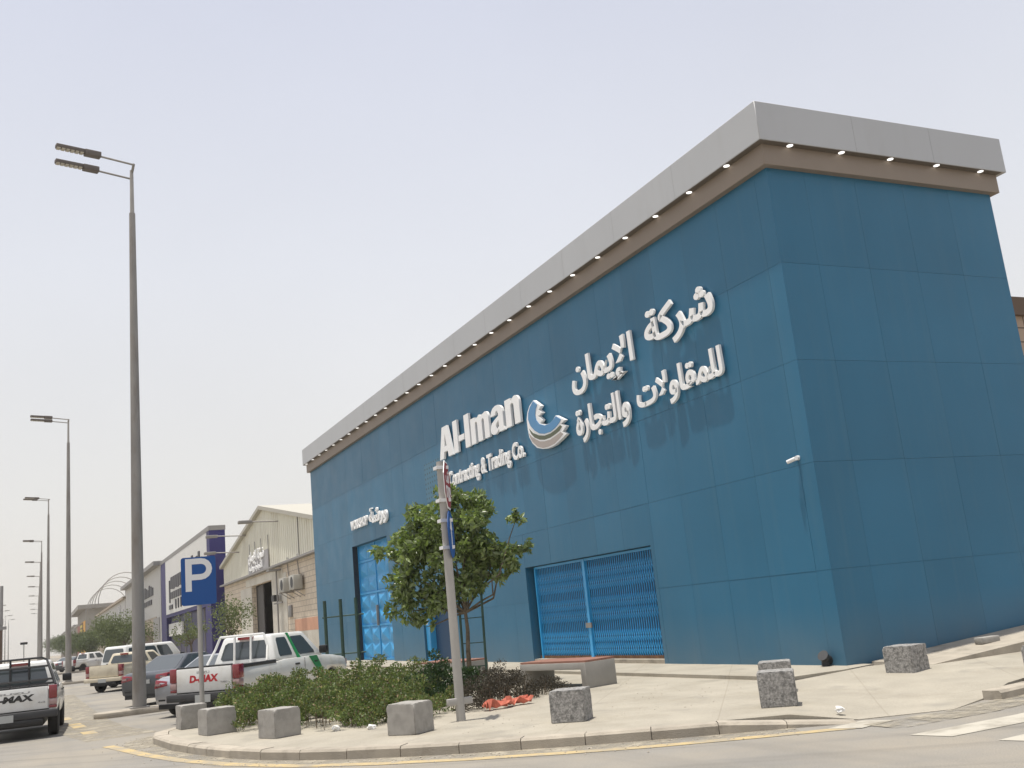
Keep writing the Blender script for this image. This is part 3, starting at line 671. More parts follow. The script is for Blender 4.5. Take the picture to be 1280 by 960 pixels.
#@@FURNITURE
# ------------------------------------------------------------------ street furniture
def lamp_proto():
    t = link('street_lamp', None)
    g = MB()
    prof = [(0, 0.21), (0.02, 0.21), (1.2, 0.20), (16.4, 0.10)]
    g.lathe([(z, r) for z, r in prof], 'Z', n=12); g.build('pole', M_GALV, t)
    MB().tube((0, 0, 16.3), (0, 0, 18.0), 0.075, 0.06, n=10).build('upper_pole', M_GALVL, t)
    MB().box(-0.28, 0.28, -0.28, 0.28, 0, 0.04).build('base_plate', M_GALV, t)
    MB().path([(0.02, -0.6, 17.95), (0.02, 0.6, 17.95)], 0.045).build('cross_bar', M_GALV, t)
    for y in (-0.58, 0.58):
        e = (-1.05, y-0.26, 18.02)
        arm = MB().tube((0.02, y, 17.95), e, 0.035, n=8).build('arm', M_GALV, t)
        d = Vector((-0.97, -0.235, 0.02)); c = Vector(e)
        nrm = Vector((-d.y, d.x, 0)).normalized()*0.13
        def slab(a0, a1, w, z0, z1):
            p = c+d*a0; q = c+d*a1; s = nrm*w; Z = Vector((0, 0, 1))
            return MB().hexa([p-s+Z*z0, q-s+Z*z0, q+s+Z*z0, p+s+Z*z0], [p-s+Z*z1, q-s+Z*z1, q+s+Z*z1, p+s+Z*z1])
        lum = slab(0, 0.52, 1.0, -0.07, 0.12).build('luminaire', M_LUM, t, bevel=0.02)
        slab(0.52, 1.42, 0.85, -0.01, 0.11).build('lamp_head', M_LUM, lum, bevel=0.015)
        g = MB()
        for k in range(6):
            s = slab(0.56+0.145*k, 0.56+0.145*k+0.11, 0.72, -0.045, -0.011); g.add(s.v, s.f)
        g.build('lens_row', M_LUML, lum)
    return t
lamps = [(-12.22,17.84),(-13.1,60.2),(-13.93,101.1),(-14.35,144.7),(-14.35,181.2),(-14.32,216.6),(-14.3,251.9),(-14.3,292.6),(-14.25,340),(-14.2,380),(-14.1,420)]
lab = ['nearest grey street lamp, tall pole on the parking island with twin arms', 'second grey street lamp from the viewer, behind the tall near lamp', 'third grey street lamp along the parking edge', 'fourth grey street lamp along the parking edge']
LP = lamp_proto()
for i, (x, y) in enumerate(lamps):
    t = LP if i == 0 else copy_tree(LP)
    t.location = (x, y, 0.155)
    if i > 0: t.rotation_euler.z = R(random.Random(i).uniform(-2, 8))
    tag(t, lab[i] if i < 4 else '%s grey street lamp from the viewer in the long row, fading into dust haze' % ['fifth', 'sixth', 'seventh', 'eighth', 'ninth', 'tenth', 'farthest'][i-4], 'street lamp', 'street lamps along the road')
    island(x+0.25, y)
for i, (x, y) in enumerate([(-17.5,330),(-17.3,370),(-17.2,415),(-17,460)]):
    t = copy_tree(LP); t.location = (x-8, y, 0.0)
    tag(t, 'far street lamp on the opposite side of the road in haze', 'street lamp', 'street lamps across the road'); t.rotation_euler.z = math.pi

def block(x, y, th, label, w=0.52, h=0.5, m=M_BLOCK, z=0.15):
    beta = math.atan2(-16.8446-y, -15.1755-x)
    rb_ = random.Random(int(x*100)+int(y*37)); bm = bmesh.new(); bmesh.ops.create_cube(bm, size=1.0)
    bmesh.ops.bevel(bm, geom=list(bm.edges), offset=0.022, segments=2, affect='EDGES')
    bmesh.ops.subdivide_edges(bm, edges=[e for e in bm.edges if e.calc_length() > 0.3], cuts=9, use_grid_fill=True)
    chips = [Vector((rb_.choice((-.5, .5)), rb_.choice((-.5, .5)), rb_.choice((rb_.uniform(-.5, .5), .5)))) for _ in range(6)]
    for v in bm.verts:
        v.co += Vector([rb_.uniform(-1, 1)*0.0045 for _ in range(3)])
        for c_ in chips:
            d_ = (v.co-c_).length
            if d_ < 0.085: v.co *= 1-0.07*(1-d_/0.085)
        v.co = Vector((v.co.x*w, v.co.y*w, max(0.0, (v.co.z+0.5))*h))
    for f in bm.faces: f.smooth = True
    for e in bm.edges:
        if e.is_manifold and e.calc_face_angle(0) > R(38): e.smooth = False
    me = bpy.data.meshes.new('concrete_block'); bm.to_mesh(me); bm.free(); me.materials.append(m); o_ = link('concrete_block', me)
    o_.location = (x, y, z); o_.rotation_euler = (0, 0, beta+R(th))
    return tag(o_, label, 'bollard', 'concrete blocks along the kerb')
#@@BLOCKS
block(-12.02, 7.55, 12, 'smooth grey concrete block at the far left end of the corner kerb', 0.56)
block(-11.82, 5.25, 18, 'grey concrete block just in front of the parking sign post', 0.60)
block(-11.08, 2.80, 33, 'small grey concrete block in front of the big green shrub', 0.56)
block(-9.42, 0.22, 55, 'grey concrete block left of the stop sign post', 0.57)
block(-7.2, -1.42, 75, 'stained concrete block in front of the right-hand bench', 0.57, m=M_BLOCKR)
block(-4.60, -3.48, 88, 'rough dark concrete block at the ramp edge, nearer of the aligned pair', 0.56, 0.53, m=M_BLOCKR)
block(-3.30, -1.85, 88, 'rough concrete block half hidden behind another at the ramp', 0.55, 0.53, m=M_BLOCKR)
block(-0.3, -1.95, 58, 'rough concrete block in front of the dark side of the building', 0.58, m=M_BLOCKR)
block(-0.40, -5.05, 45, 'rough concrete block cut by the right edge of the view', 0.5, m=M_BLOCKR, z=0.14)

def bench(x, y, rz, label, L=2.25, D=0.95):
    t = thing('bench', label, 'bench', (x, y, 0.15), rz, 'concrete benches by the wall')
    H = 0.56
    # portal profile in local x (along), y depth
    prof = [(-L/2, 0), (-L/2+0.17, 0), (-L/2+0.17, H-0.15), (L/2-0.17, H-0.15), (L/2-0.17, 0), (L/2, 0), (L/2, H), (-L/2, H)]
    g = MB().prism(prof, -D/2, D/2).xf(Matrix.Rotation(R(90), 4, 'X')); g.build('frame', M_BENCH, t, bevel=0.012)
    g = MB(); n = 7
    for k in range(n): g.box(-L/2+0.01, L/2-0.01, -D/2+0.01+(D-.02)/n*k+0.006, -D/2+0.01+(D-.02)/n*(k+1)-0.006, H+0.002, H+0.045)
    g.build('seat', M_BTOP, t)
    return t
bench(-3.92, 4.95, R(-74.5), 'grey concrete portal bench with brown slatted top in front of the folding gate')
bench(-4.25, 11.55, R(-74.5), 'concrete bench with brown top half hidden behind tree and shrubs')

# stop sign + blue round sign seen nearly edge-on
sp = thing('stop_sign', 'tall leaning post with red stop sign and blue sign seen edge-on', 'sign post', (-8.22, 0.95, 0.15))
SH = 4.72
MB().tube((0, 0, 0), (0, 0, SH), 0.085, 0.08, n=14).build('post', M_GALVL, sp)
MB().box(-0.24, 0.24, -0.05, 0.05, 0.28, 0.40).build('base_clamp', M_GALVL, sp, bevel=0.01)
fd = Vector((-math.sin(R(-4)), 0, 0))
def sign_face(poly, ang, off, zc, m, th=0.012, base=0.0, name='sign_face', parent=None):
    """poly in sign plane (right,up); normal direction = ang (world heading of the face normal)"""
    n = Vector((math.cos(ang), math.sin(ang), 0)); r = Vector((-n.y, n.x, 0))
    tri = [tuple(t) for t in tessellate_polygon([[Vector((a, b, 0)) for a, b in poly]])]
    tri = [t if ((poly[t[1]][0]-poly[t[0]][0])*(poly[t[2]][1]-poly[t[0]][1])-(poly[t[1]][1]-poly[t[0]][1])*(poly[t[2]][0]-poly[t[0]][0])) > 0 else t[::-1] for t in tri]
    mb = MB(); solid(mb, poly, tri, n*(off+base)+Vector((0, 0, zc)), r, (0, 0, 1), n, th); return mb.build(name, m, parent)
ANG = R(-28.5)
octo = lambda r: [(r*math.cos(R(22.5+45*k)), r*math.sin(R(22.5+45*k))) for k in range(8)]
circ = lambda r, n=28: [(r*math.cos(2*math.pi*k/n), r*math.sin(2*math.pi*k/n)) for k in range(n)]
#@@STOP
f1 = sign_face(octo(0.49), ANG, 0.09, 4.26, M_SIGNW, name='stop_plate', parent=sp)
sign_face(octo(0.455), ANG, 0.09, 4.26, M_STOP, 0.004, 0.0125, name='stop_face', parent=sp)
nA = Vector((math.cos(ANG), math.sin(ANG), 0)); rA = Vector((-nA.y, nA.x, 0))
merged(lettering('STOP', nA*0.1068+Vector((0, 0, 4.0))-rA*0.30, 0.60, 0.24, rA, nA, 0.004, 0.03)).build('stop_text', M_SIGNW, sp)
merged(lettering('\ufed2\ufed7', nA*0.1068+Vector((0, 0, 4.30))-rA*0.22, 0.44, 0.24, rA, nA, 0.004, 0.03)).build('arabic_text', M_SIGNW, sp)
sign_face(circ(0.44), ANG, 0.09, 3.34, M_SIGNB, name='blue_plate', parent=sp)
ar = [(-0.05,-0.28),(0.05,-0.28),(0.05,0.08),(0.15,0.08),(0,0.32),(-0.15,0.08),(-0.05,0.08)]
sign_face(ar, ANG, 0.09, 3.34, M_SIGNW, 0.004, 0.0125, name='arrow', parent=sp)
for z in (3.1, 3.6, 3.98, 4.6): MB().box(-0.12, 0.12, -0.095, 0.095, z-0.03, z+0.03).build('clamp', M_SIGNW, sp)

#@@PSIGN
pp = thing('parking_sign', 'blue parking sign with white letter P on a grey post', 'sign post', (-11.62, 8.7, 0.15))
PH = 3.8; PA = R(-90-10)
MB().tube((0, 0, 0), (0, 0, PH), 0.055, n=12).build('post', M_GALVL, pp)
def rrect(w, h, r=0.06, n=5):
    out = []
    for cx, cy, a0 in ((w/2-r, h/2-r, 0), (-w/2+r, h/2-r, 90), (-w/2+r, -h/2+r, 180), (w/2-r, -h/2+r, 270)):
        for k in range(n): out.append((cx+r*math.cos(R(a0+90*k/(n-1))), cy+r*math.sin(R(a0+90*k/(n-1)))))
    return out
PZ = 3.25
sign_face(rrect(0.80, 1.13), PA, 0.07, PZ, M_SIGNB, 0.02, name='sign_plate', parent=pp)
# letter P as one stroke outline
def p_poly():
    o_ = [(-0.30,-0.24),(-0.16,-0.24),(-0.16,0.02),(0.06,0.02)]
    for k in range(9): a = R(-90+180*k/8); o_.append((0.06+0.255*math.cos(a), 0.275+0.255*math.sin(a)))
    return o_+[(-0.30,0.53)]
P = MB(); pn = Vector((math.cos(PA), math.sin(PA), 0)); pr = Vector((-pn.y, pn.x, 0))
outer = p_poly(); inner = [(-0.15,0.155),(0.06,0.155)]+[(0.06+0.12*math.cos(R(-90+180*k/8)), 0.275+0.12*math.sin(R(-90+180*k/8))) for k in range(1, 8)]+[(0.06,0.395),(-0.15,0.395)]
tri = [tuple(t) for t in tessellate_polygon([[Vector((*p, 0)) for p in outer], [Vector((*p, 0)) for p in inner]])]
allp = outer+inner
tri = [t if ((allp[t[1]][0]-allp[t[0]][0])*(allp[t[2]][1]-allp[t[0]][1])-(allp[t[1]][1]-allp[t[0]][1])*(allp[t[2]][0]-allp[t[0]][0])) > 0 else t[::-1] for t in tri]
solid(P, allp, tri, pn*0.0905+Vector((0, 0, PZ)), pr, (0, 0, 1), pn, 0.005); P.build('letter_p', M_SIGNW, pp)

#@@PLANTS
# ------------------------------------------------------------------ plants
def leaves(centers, radii, n, size, m_name, rnd, aspect=2.2, droop=0.3, jitter=0.35):
    """numpy leaf cloud: each leaf = folded 4-vert blade; returns verts, faces"""
    c = np.array(centers, float); r = np.array(radii, float)
    w = r.prod(axis=1)**(1/1.5) if r.ndim == 2 else r**2
    idx = rnd.choice(len(c), n, p=w/w.sum())
    d = rnd.normal(size=(n, 3)); d /= np.linalg.norm(d, axis=1)[:, None]
    rad = rnd.uniform(0.25, 1.0, n)**0.5
    p = c[idx]+d*rad[:, None]*(r[idx] if r.ndim == 2 else r[idx][:, None])
    ax = d+rnd.normal(size=(n, 3))*0.7; ax[:, 2] -= droop; ax /= np.linalg.norm(ax, axis=1)[:, None]
    q = rnd.normal(size=(n, 3)); q[:, 2] *= 0.35
    sd = np.cross(ax, q); sd /= np.linalg.norm(sd, axis=1)[:, None]
    nn = np.cross(sd, ax)
    L = size*rnd.uniform(1-jitter, 1+jitter, n)[:, None]; W = L/aspect/2
    base = p-ax*L/2; tip = p+ax*L/2-nn*L*0.12; m1 = p+sd*W-ax*L*0.05+nn*W*0.3; m2 = p-sd*W-ax*L*0.05+nn*W*0.3
    v = np.stack([base, m1, tip, m2], 1).reshape(-1, 3)
    k = np.arange(n)*4
    f = np.concatenate([np.stack([k, k+1, k+2], 1), np.stack([k, k+2, k+3], 1)])
    return v, f
def mesh_np(name, v, f, m, parent=None):
    me = bpy.data.meshes.new(name)
    me.vertices.add(len(v)); me.vertices.foreach_set('co', v.astype(np.float32).ravel())
    nl = f.shape[1]; me.loops.add(len(f)*nl); me.loops.foreach_set('vertex_index', f.astype(np.int32).ravel())
    me.polygons.add(len(f)); me.polygons.foreach_set('loop_start', np.arange(len(f), dtype=np.int32)*nl)
    me.update(calc_edges=True); me.validate(); me.materials.append(m)
    return link(name, me, parent)
def limb_tree(g, p0, p1, r0, r1, rnd, bend=0.12, n=4):
    p0 = np.array(p0, float); p1 = np.array(p1, float); pts = [p0]
    for i in range(1, n): pts.append(p0+(p1-p0)*i/n+rnd.normal(size=3)*bend*np.linalg.norm(p1-p0)/n)
    pts.append(p1)
    for i in range(n): g.tube(pts[i], pts[i+1], r0+(r1-r0)*i/n, r0+(r1-r0)*(i+1)/n, n=7, caps=(i in (0, n-1)))
def tree(name, label, x, y, z, clumps, nleaf, size, leafm, trunk_top, tr=0.07, seed=1, group=None, aspect=2.2, droop=0.3, forks=None):
    """clumps [(dx,dy,dz,r)] relative to base"""
    rnd = np.random.default_rng(seed)
    t = thing(name, label, 'tree', (x, y, z), 0, group)
    g = MB(); limb_tree(g, (0, 0, -0.05), trunk_top, tr, tr*0.6, rnd, 0.08)
    for (a, b, c, r) in clumps: limb_tree(g, trunk_top, (a, b, c-0.3*r), tr*0.42, tr*0.12, rnd, 0.25)
    g.build('trunk', M_BARK, t)
    # break every clump into small leaf tufts so that gaps stay open
    cs, rs = [], []
    for (a, b, c, r) in clumps:
        k = max(5, int(16*r))
        for _ in range(k):
            d = rnd.normal(size=3); d /= np.linalg.norm(d); s = r*rnd.uniform(0.35, 1.0)
            cs.append((a+d[0]*s, b+d[1]*s, c+d[2]*s*0.85)); rs.append(r*rnd.uniform(0.28, 0.55))
    v, f = leaves(cs, rs, nleaf, size, leafm, rnd, aspect, droop)
    mesh_np('crown', v, f, leafm, t)
    return t
#@@MAINTREE
cl = [(-0.50,0.40,4.1,0.85),(0.40,-0.30,4.4,0.75),(-1.0,0.9,3.6,0.85),(-1.45,1.2,2.9,0.6),(-1.3,1.1,2.25,0.5),(-0.85,0.8,1.75,0.4),(0.0,0.2,3.2,0.85),(0.75,-0.45,3.5,0.7),(0.95,-0.85,2.9,0.45),(0.0,-0.1,2.45,0.5),(0.1,0.1,4.95,0.5),(-0.6,0.6,2.5,0.7),(1.25,-1.1,3.6,0.35),(1.2,-1.2,4.3,0.28),(-0.8,0.8,4.6,0.55),(-1.6,1.4,3.7,0.35),(-0.2,0.3,5.3,0.3)]
tree('street_tree', 'young broad-leaved tree with glossy drooping leaves between two stakes', -4.7, 9.0, 0.15, cl, 9500, 0.195, M_LEAF, (0.0, 0.0, 1.9), 0.075, 11, None, 2.3, 0.3)
st = thing('tree_stakes', 'two dark green stakes wired beside the trunk of the young tree', 'tree stakes', (-4.6, 8.9, 0.15))
for dx, dy, tx in ((0.18, -0.32, 0.05), (-0.22, 0.25, 0.02)):
    MB().tube((dx, dy, 0), (dx+tx, dy, 2.5), 0.035, n=8).build('stake', M_STAKE, st)
for z in (0.5, 1.1, 1.75): MB().path([(0.18, -0.32, z), (-0.22, 0.25, z)], 0.012, 6).build('wire', M_STAKE, st)
#@@GUARD
tg = thing('tree_guard', 'three bare dark green stakes with cross wires left of the blue door', 'tree guard', (-3.4, 26.2, 0.15))
pts = [(-0.55, 0.55), (-0.05, -0.15), (0.45, -0.75)]
for (a, b) in pts: MB().tube((a, b, 0), (a, b, 3.0), 0.075, n=8).build('stake', M_STAKE, tg)
for z in (0.75, 2.3): MB().path([(a-0.1, b+0.1, z) for a, b in pts[:1]]+[(a, b, z) for a, b in pts]+[(pts[2][0]+.25, pts[2][1]-.2, z)], 0.03, 6).build('cross_bar', M_STAKE, tg)

#@@SHRUBS
def shrub(name, label, poly_pts, n, size, m, seed, stems=True, twig=M_TWIG, droop=-0.4, cat='shrub', group=None, base=(0, 0), mix=False):
    """poly_pts [(x,y,h,r)] mounds"""
    rnd = np.random.default_rng(seed)
    t = thing(name, label, cat, (base[0], base[1], 0.15), 0, group)
    cs, rs = [], []
    g = MB()
    for (x, y, h, r) in poly_pts:
        k = max(8, int(48*r*max(h, 0.3)))
        for _ in range(k):
            a = rnd.uniform(0, 2*math.pi); q = r*math.sqrt(rnd.uniform(0, 1)); u = rnd.uniform(0.12, 1.0)
            hh = h*(1-0.45*(q/r)**2)*rnd.uniform(0.85, 1.12)
            px, py = x-base[0]+q*math.cos(a), y-base[1]+q*math.sin(a)
            cs.append((px, py, hh*u)); rs.append((0.16+0.05*rnd.random(),)*2+(0.13,))
            if stems and rnd.random() < 0.6:
                g.tube((px*0.9+(x-base[0])*0.1, py*0.9+(y-base[1])*0.1, 0), (px, py, hh*u+0.08), 0.008, 0.004, n=4, caps=False)
    v, f = leaves(cs, rs, n, size, m, rnd, 1.9, droop)
    v[:, 2] = np.maximum(v[:, 2], 0.01)
    if g.v: g.build('stems', twig, t)
    nv = len(v)//4; k1, k2 = (int(nv*0.74), int(nv*0.92)) if mix else (nv, nv)
    def sub(a, b): return v[a*4:b*4], np.concatenate([np.stack([np.arange(b-a)*4, np.arange(b-a)*4+1, np.arange(b-a)*4+2], 1), np.stack([np.arange(b-a)*4, np.arange(b-a)*4+2, np.arange(b-a)*4+3], 1)])
    mesh_np('foliage', *sub(0, k1), m, t)
    if mix: mesh_np('new_growth', *sub(k1, k2), M_OLIVE, t); mesh_np('dead_leaves', *sub(k2, nv), M_DEAD, t)
    return t
M_OLIVE = mat('olive_leaf', (0.19, 0.20, 0.055), 0.5, island=0.4, transl=(0.24, 0.26, 0.06)); M_DEAD = mat('dead_leaf', (0.22, 0.16, 0.09), 0.8, island=0.5)
shrub('shrub', 'broad green shrub mass spilling over the corner planting bed', [(-11.0,6.6,0.85,0.8),(-10.7,5.2,0.8,0.9),(-10.2,3.9,0.75,0.9),(-9.7,2.9,0.65,0.7),(-9.9,6.5,1.0,1.0),(-9.3,5.0,0.95,1.0),(-8.9,3.7,0.85,0.9),(-8.9,2.4,0.6,0.7),(-8.6,6.4,1.05,1.0),(-8.1,4.9,0.95,0.9),(-9.2,8.0,1.05,0.9),(-10.3,7.9,1.0,0.8),(-8.1,3.2,0.65,0.7),(-7.6,7.6,1.0,0.9),(-7.3,6.0,0.95,0.8)], 70000, 0.055, M_SHRUB, 21, base=(-9.3, 5.0), mix=True)
shrub('shrub', 'dark green upright shrub with tall shoots behind the green mass', [(-7.3,4.7,1.15,0.42),(-6.9,5.3,1.1,0.42),(-6.6,4.5,0.95,0.42),(-7.7,4.2,0.95,0.4)], 8000, 0.07, M_SHRUBD, 22, base=(-7.1, 4.7))
shrub('shrub', 'dry grey-brown shrub right of the stop sign post', [(-6.9,2.9,0.75,0.5),(-6.3,3.3,0.85,0.5),(-5.9,3.9,0.8,0.45),(-7.4,2.6,0.6,0.4)], 7000, 0.045, M_DRY, 23, base=(-6.6, 3.2))
shrub('shrub', 'small low dry shrub in front of the concrete bench', [(-5.2,3.75,0.36,0.35),(-4.75,4.0,0.32,0.3),(-5.6,3.55,0.3,0.3)], 2200, 0.045, M_DRY, 24, base=(-5.2, 3.8))
# red cloth
rnd = np.random.default_rng(4); g = MB(); nx, ny = 16, 7
vs = [(-0.6+1.2*i/(nx-1), -0.14+0.28*j/(ny-1)*(0.5+0.5*math.sin(i*1.1)**2)+0.06*math.sin(i*0.8), 0.02+0.15*abs(math.sin(i*0.7+j))*rnd.uniform(0.5, 1.3)) for i in range(nx) for j in range(ny)]
g.add(vs, [(i*ny+j, (i+1)*ny+j, (i+1)*ny+j+1, i*ny+j+1) for i in range(nx-1) for j in range(ny-1)])
cl_ = g.build('cloth_scrap', M_CLOTH); cl_.location = (-6.75, 2.2, 0.15); cl_.rotation_euler = (0, 0, R(20)); tag(cl_, 'crumpled orange-red cloth lying under the dry shrub', 'cloth')
sl = cl_.modifiers.new('thickness', 'SOLIDIFY'); sl.thickness = 0.012
def crumple(name, label, x, y, z, s, m, seed):
    rnd = random.Random(seed); bm = bmesh.new(); bmesh.ops.create_icosphere(bm, subdivisions=2, radius=s)
    for v in bm.verts: v.co *= rnd.uniform(0.6, 1.2); v.co.z *= 0.7
    me = bpy.data.meshes.new(name); bm.to_mesh(me); bm.free(); me.materials.append(m)
    o_ = link(name, me); o_.location = (x, y, z+s*0.45); return tag(o_, label, 'litter')
crumple('paper_litter', 'crumpled white paper at the dropped kerb of the ramp', -4.55, -4.75, 0.10, 0.075, M_PAPER, 1)
crumple('paper_litter', 'white litter scrap at the front edge of the green shrub', -10.15, 2.35, 0.15, 0.09, M_PAPER, 2)
crumple('paper_litter', 'flattened pale litter on the paving beside the green shrub', -9.65, 1.75, 0.15, 0.08, M_PAPER, 3)
stn = MB().box(-0.28, 0.28, -0.1, 0.1, 0, 0.13).build('paving_stone', M_BLOCK, bevel=0.02); stn.location = (3.0, -1.0, 0.37); tag(stn, 'loose grey paving stone lying on the raised path', 'stone')

#@@CARS
# ------------------------------------------------------------------ vehicles  (local +Y forward, X right)
def loft_body(st, s, name, m, parent, arches, ar):
    g = MB(); rings = []
    for (y, zb, zt, hw) in st:
        h = zt-zb
        half = [(hw*0.80, zb), (hw*0.95, zb+0.06), (hw*0.99, zb+0.35*h), (hw, zb+0.62*h), (hw*0.985, zb+0.86*h), (hw*0.945, zt-0.025), (hw*0.86, zt)]
        ring = [(x, y, z) for x, z in half]+[(-x, y, z) for x, z in reversed(half)]
        rings.append(ring)
    n = len(rings[0]); vs = [v for r_ in rings for v in r_]; fs = []
    for k in range(len(rings)-1):
        for i in range(n): fs.append((k*n+i, k*n+(i+1) % n, (k+1)*n+(i+1) % n, (k+1)*n+i))
    fs.append(tuple(range(n-1, -1, -1))); fs.append(tuple((len(rings)-1)*n+i for i in range(n)))
    g.add([(x*s, y*s, z*s) for x, y, z in vs], fs)
    o_ = g.build(name, m, None, smooth_angle=R(32))
    cut = MB()
    for y in arches: cut.tube((-1.5*s, y*s, ar[1]*s), (1.5*s, y*s, ar[1]*s), ar[0]*s, n=28)
    c = cut.build('cutter', M_BLACK)
    md = o_.modifiers.new('b', 'BOOLEAN'); md.object = c; md.operation = 'DIFFERENCE'; md.solver = 'EXACT'
    bpy.context.view_layer.update()
    me = bpy.data.meshes.new_from_object(o_.evaluated_get(bpy.context.evaluated_depsgraph_get()))
    o_.modifiers.clear(); old = o_.data; o_.data = me; bpy.data.meshes.remove(old)
    cm = c.data; bpy.data.objects.remove(c); bpy.data.meshes.remove(cm)
    while len(me.materials) > 1: me.materials.pop()
    o_.parent = parent
    return o_
def lerp(a, b, t): return a+(b-a)*t
class Car:
    def __init__(c, name, label, cat, x, y, rz, s, z=0.0, group='vehicles along the street'):
        c.t = thing(name, label, cat, (x, y, z), rz, group); c.s = s
    def box(c, name, m, x0, x1, y0, y1, z0, z1, parent=None, bevel=0.0):
        s = c.s; return MB().box(x0*s, x1*s, y0*s, y1*s, z0*s, z1*s).build(name, m, parent or c.t, bevel=bevel*s)
    def body(c, st, m, arches, ar): c.b = loft_body(st, c.s, 'body', m, c.t, arches, ar); return c.b
    def cabin(c, y0, y1, zb, hwb, t0, t1, zt, hwt, m, name='cabin', bev=0.07):
        s = c.s
        c.B = [Vector(p)*s for p in ((-hwb, y0, zb), (hwb, y0, zb), (hwb, y1, zb), (-hwb, y1, zb))]
        c.T = [Vector(p)*s for p in ((-hwt, t0, zt), (hwt, t0, zt), (hwt, t1, zt), (-hwt, t1, zt))]
        return MB().hexa(c.B, c.T).build(name, m, c.t, bevel=bev*s, seg=3)
    def face(c, which):
        B, T = c.B, c.T
        return {'rear': (B[0], B[1], T[1], T[0]), 'right': (B[1], B[2], T[2], T[1]), 'front': (B[2], B[3], T[3], T[2]), 'left': (B[3], B[0], T[0], T[3])}[which]
    def window(c, which, u0, u1, v0, v1, m, name='window', lift=0.008, cut=0.12, parent=None, th=0.01):
        a, b, cc, d = c.face(which); n = (b-a).cross(d-a).normalized()
        def P(u, v): return lerp(lerp(a, b, u), lerp(d, cc, u), v)
        uu, vv = u1-u0, v1-v0; q = cut
        uv = [(u0+uu*q*.5, v0), (u1-uu*q*.5, v0), (u1, v0+vv*q), (u1, v1-vv*q), (u1-uu*q*.5, v1), (u0+uu*q*.5, v1), (u0, v1-vv*q), (u0, v0+vv*q)]
        pts = [P(u, v) for u, v in uv]; k = len(pts)
        mb = MB(); mb.add([p-n*0.02 for p in pts]+[p+n*lift for p in pts], [tuple(range(k-1, -1, -1)), tuple(range(k, 2*k))]+[(i, (i+1) % k, k+(i+1) % k, k+i) for i in range(k)])
        return mb.build(name, m, parent or c.t)
    def wheels(c, xs, ys, r, w=0.23, rim=M_RIM):
        s = c.s
        for y in ys:
            for sx in (-1, 1):
                wl = link('wheel', None, c.t); wl.location = (sx*xs*s, y*s, r*s)
                h = w/2*s; R_ = r*s
                MB().lathe([(-h, R_*0.62), (-h*1.02, R_*0.88), (-h*0.8, R_), (h*0.8, R_), (h*1.02, R_*0.88), (h, R_*0.62)], 'X', n=26).build('tyre', M_TYRE, wl)
                MB().lathe([(sx*h*0.55, R_*0.60), (sx*h*0.95, R_*0.60), (sx*h*0.98, R_*0.5), (sx*h*0.7, R_*0.3), (sx*h*0.85, R_*0.12)], 'X', n=20).build('rim', rim, wl)
    def tube(c, name, m, paths, r, parent=None):
        g = MB()
        for p in paths: g.path([Vector(q)*c.s for q in p], r*c.s, 8)
        return g.build(name, m, parent or c.t)
    def text(c, name, m, txt, x0, y, z0, w, h, off=0.03, shear=0.0, parent=None):
        s = c.s
        return merged(lettering(txt, (x0*s, y*s, z0*s), w*s, h*s, (1, 0, 0), (0, -1, 0), 0.004, off, shear)).build(name, m, parent or c.t)

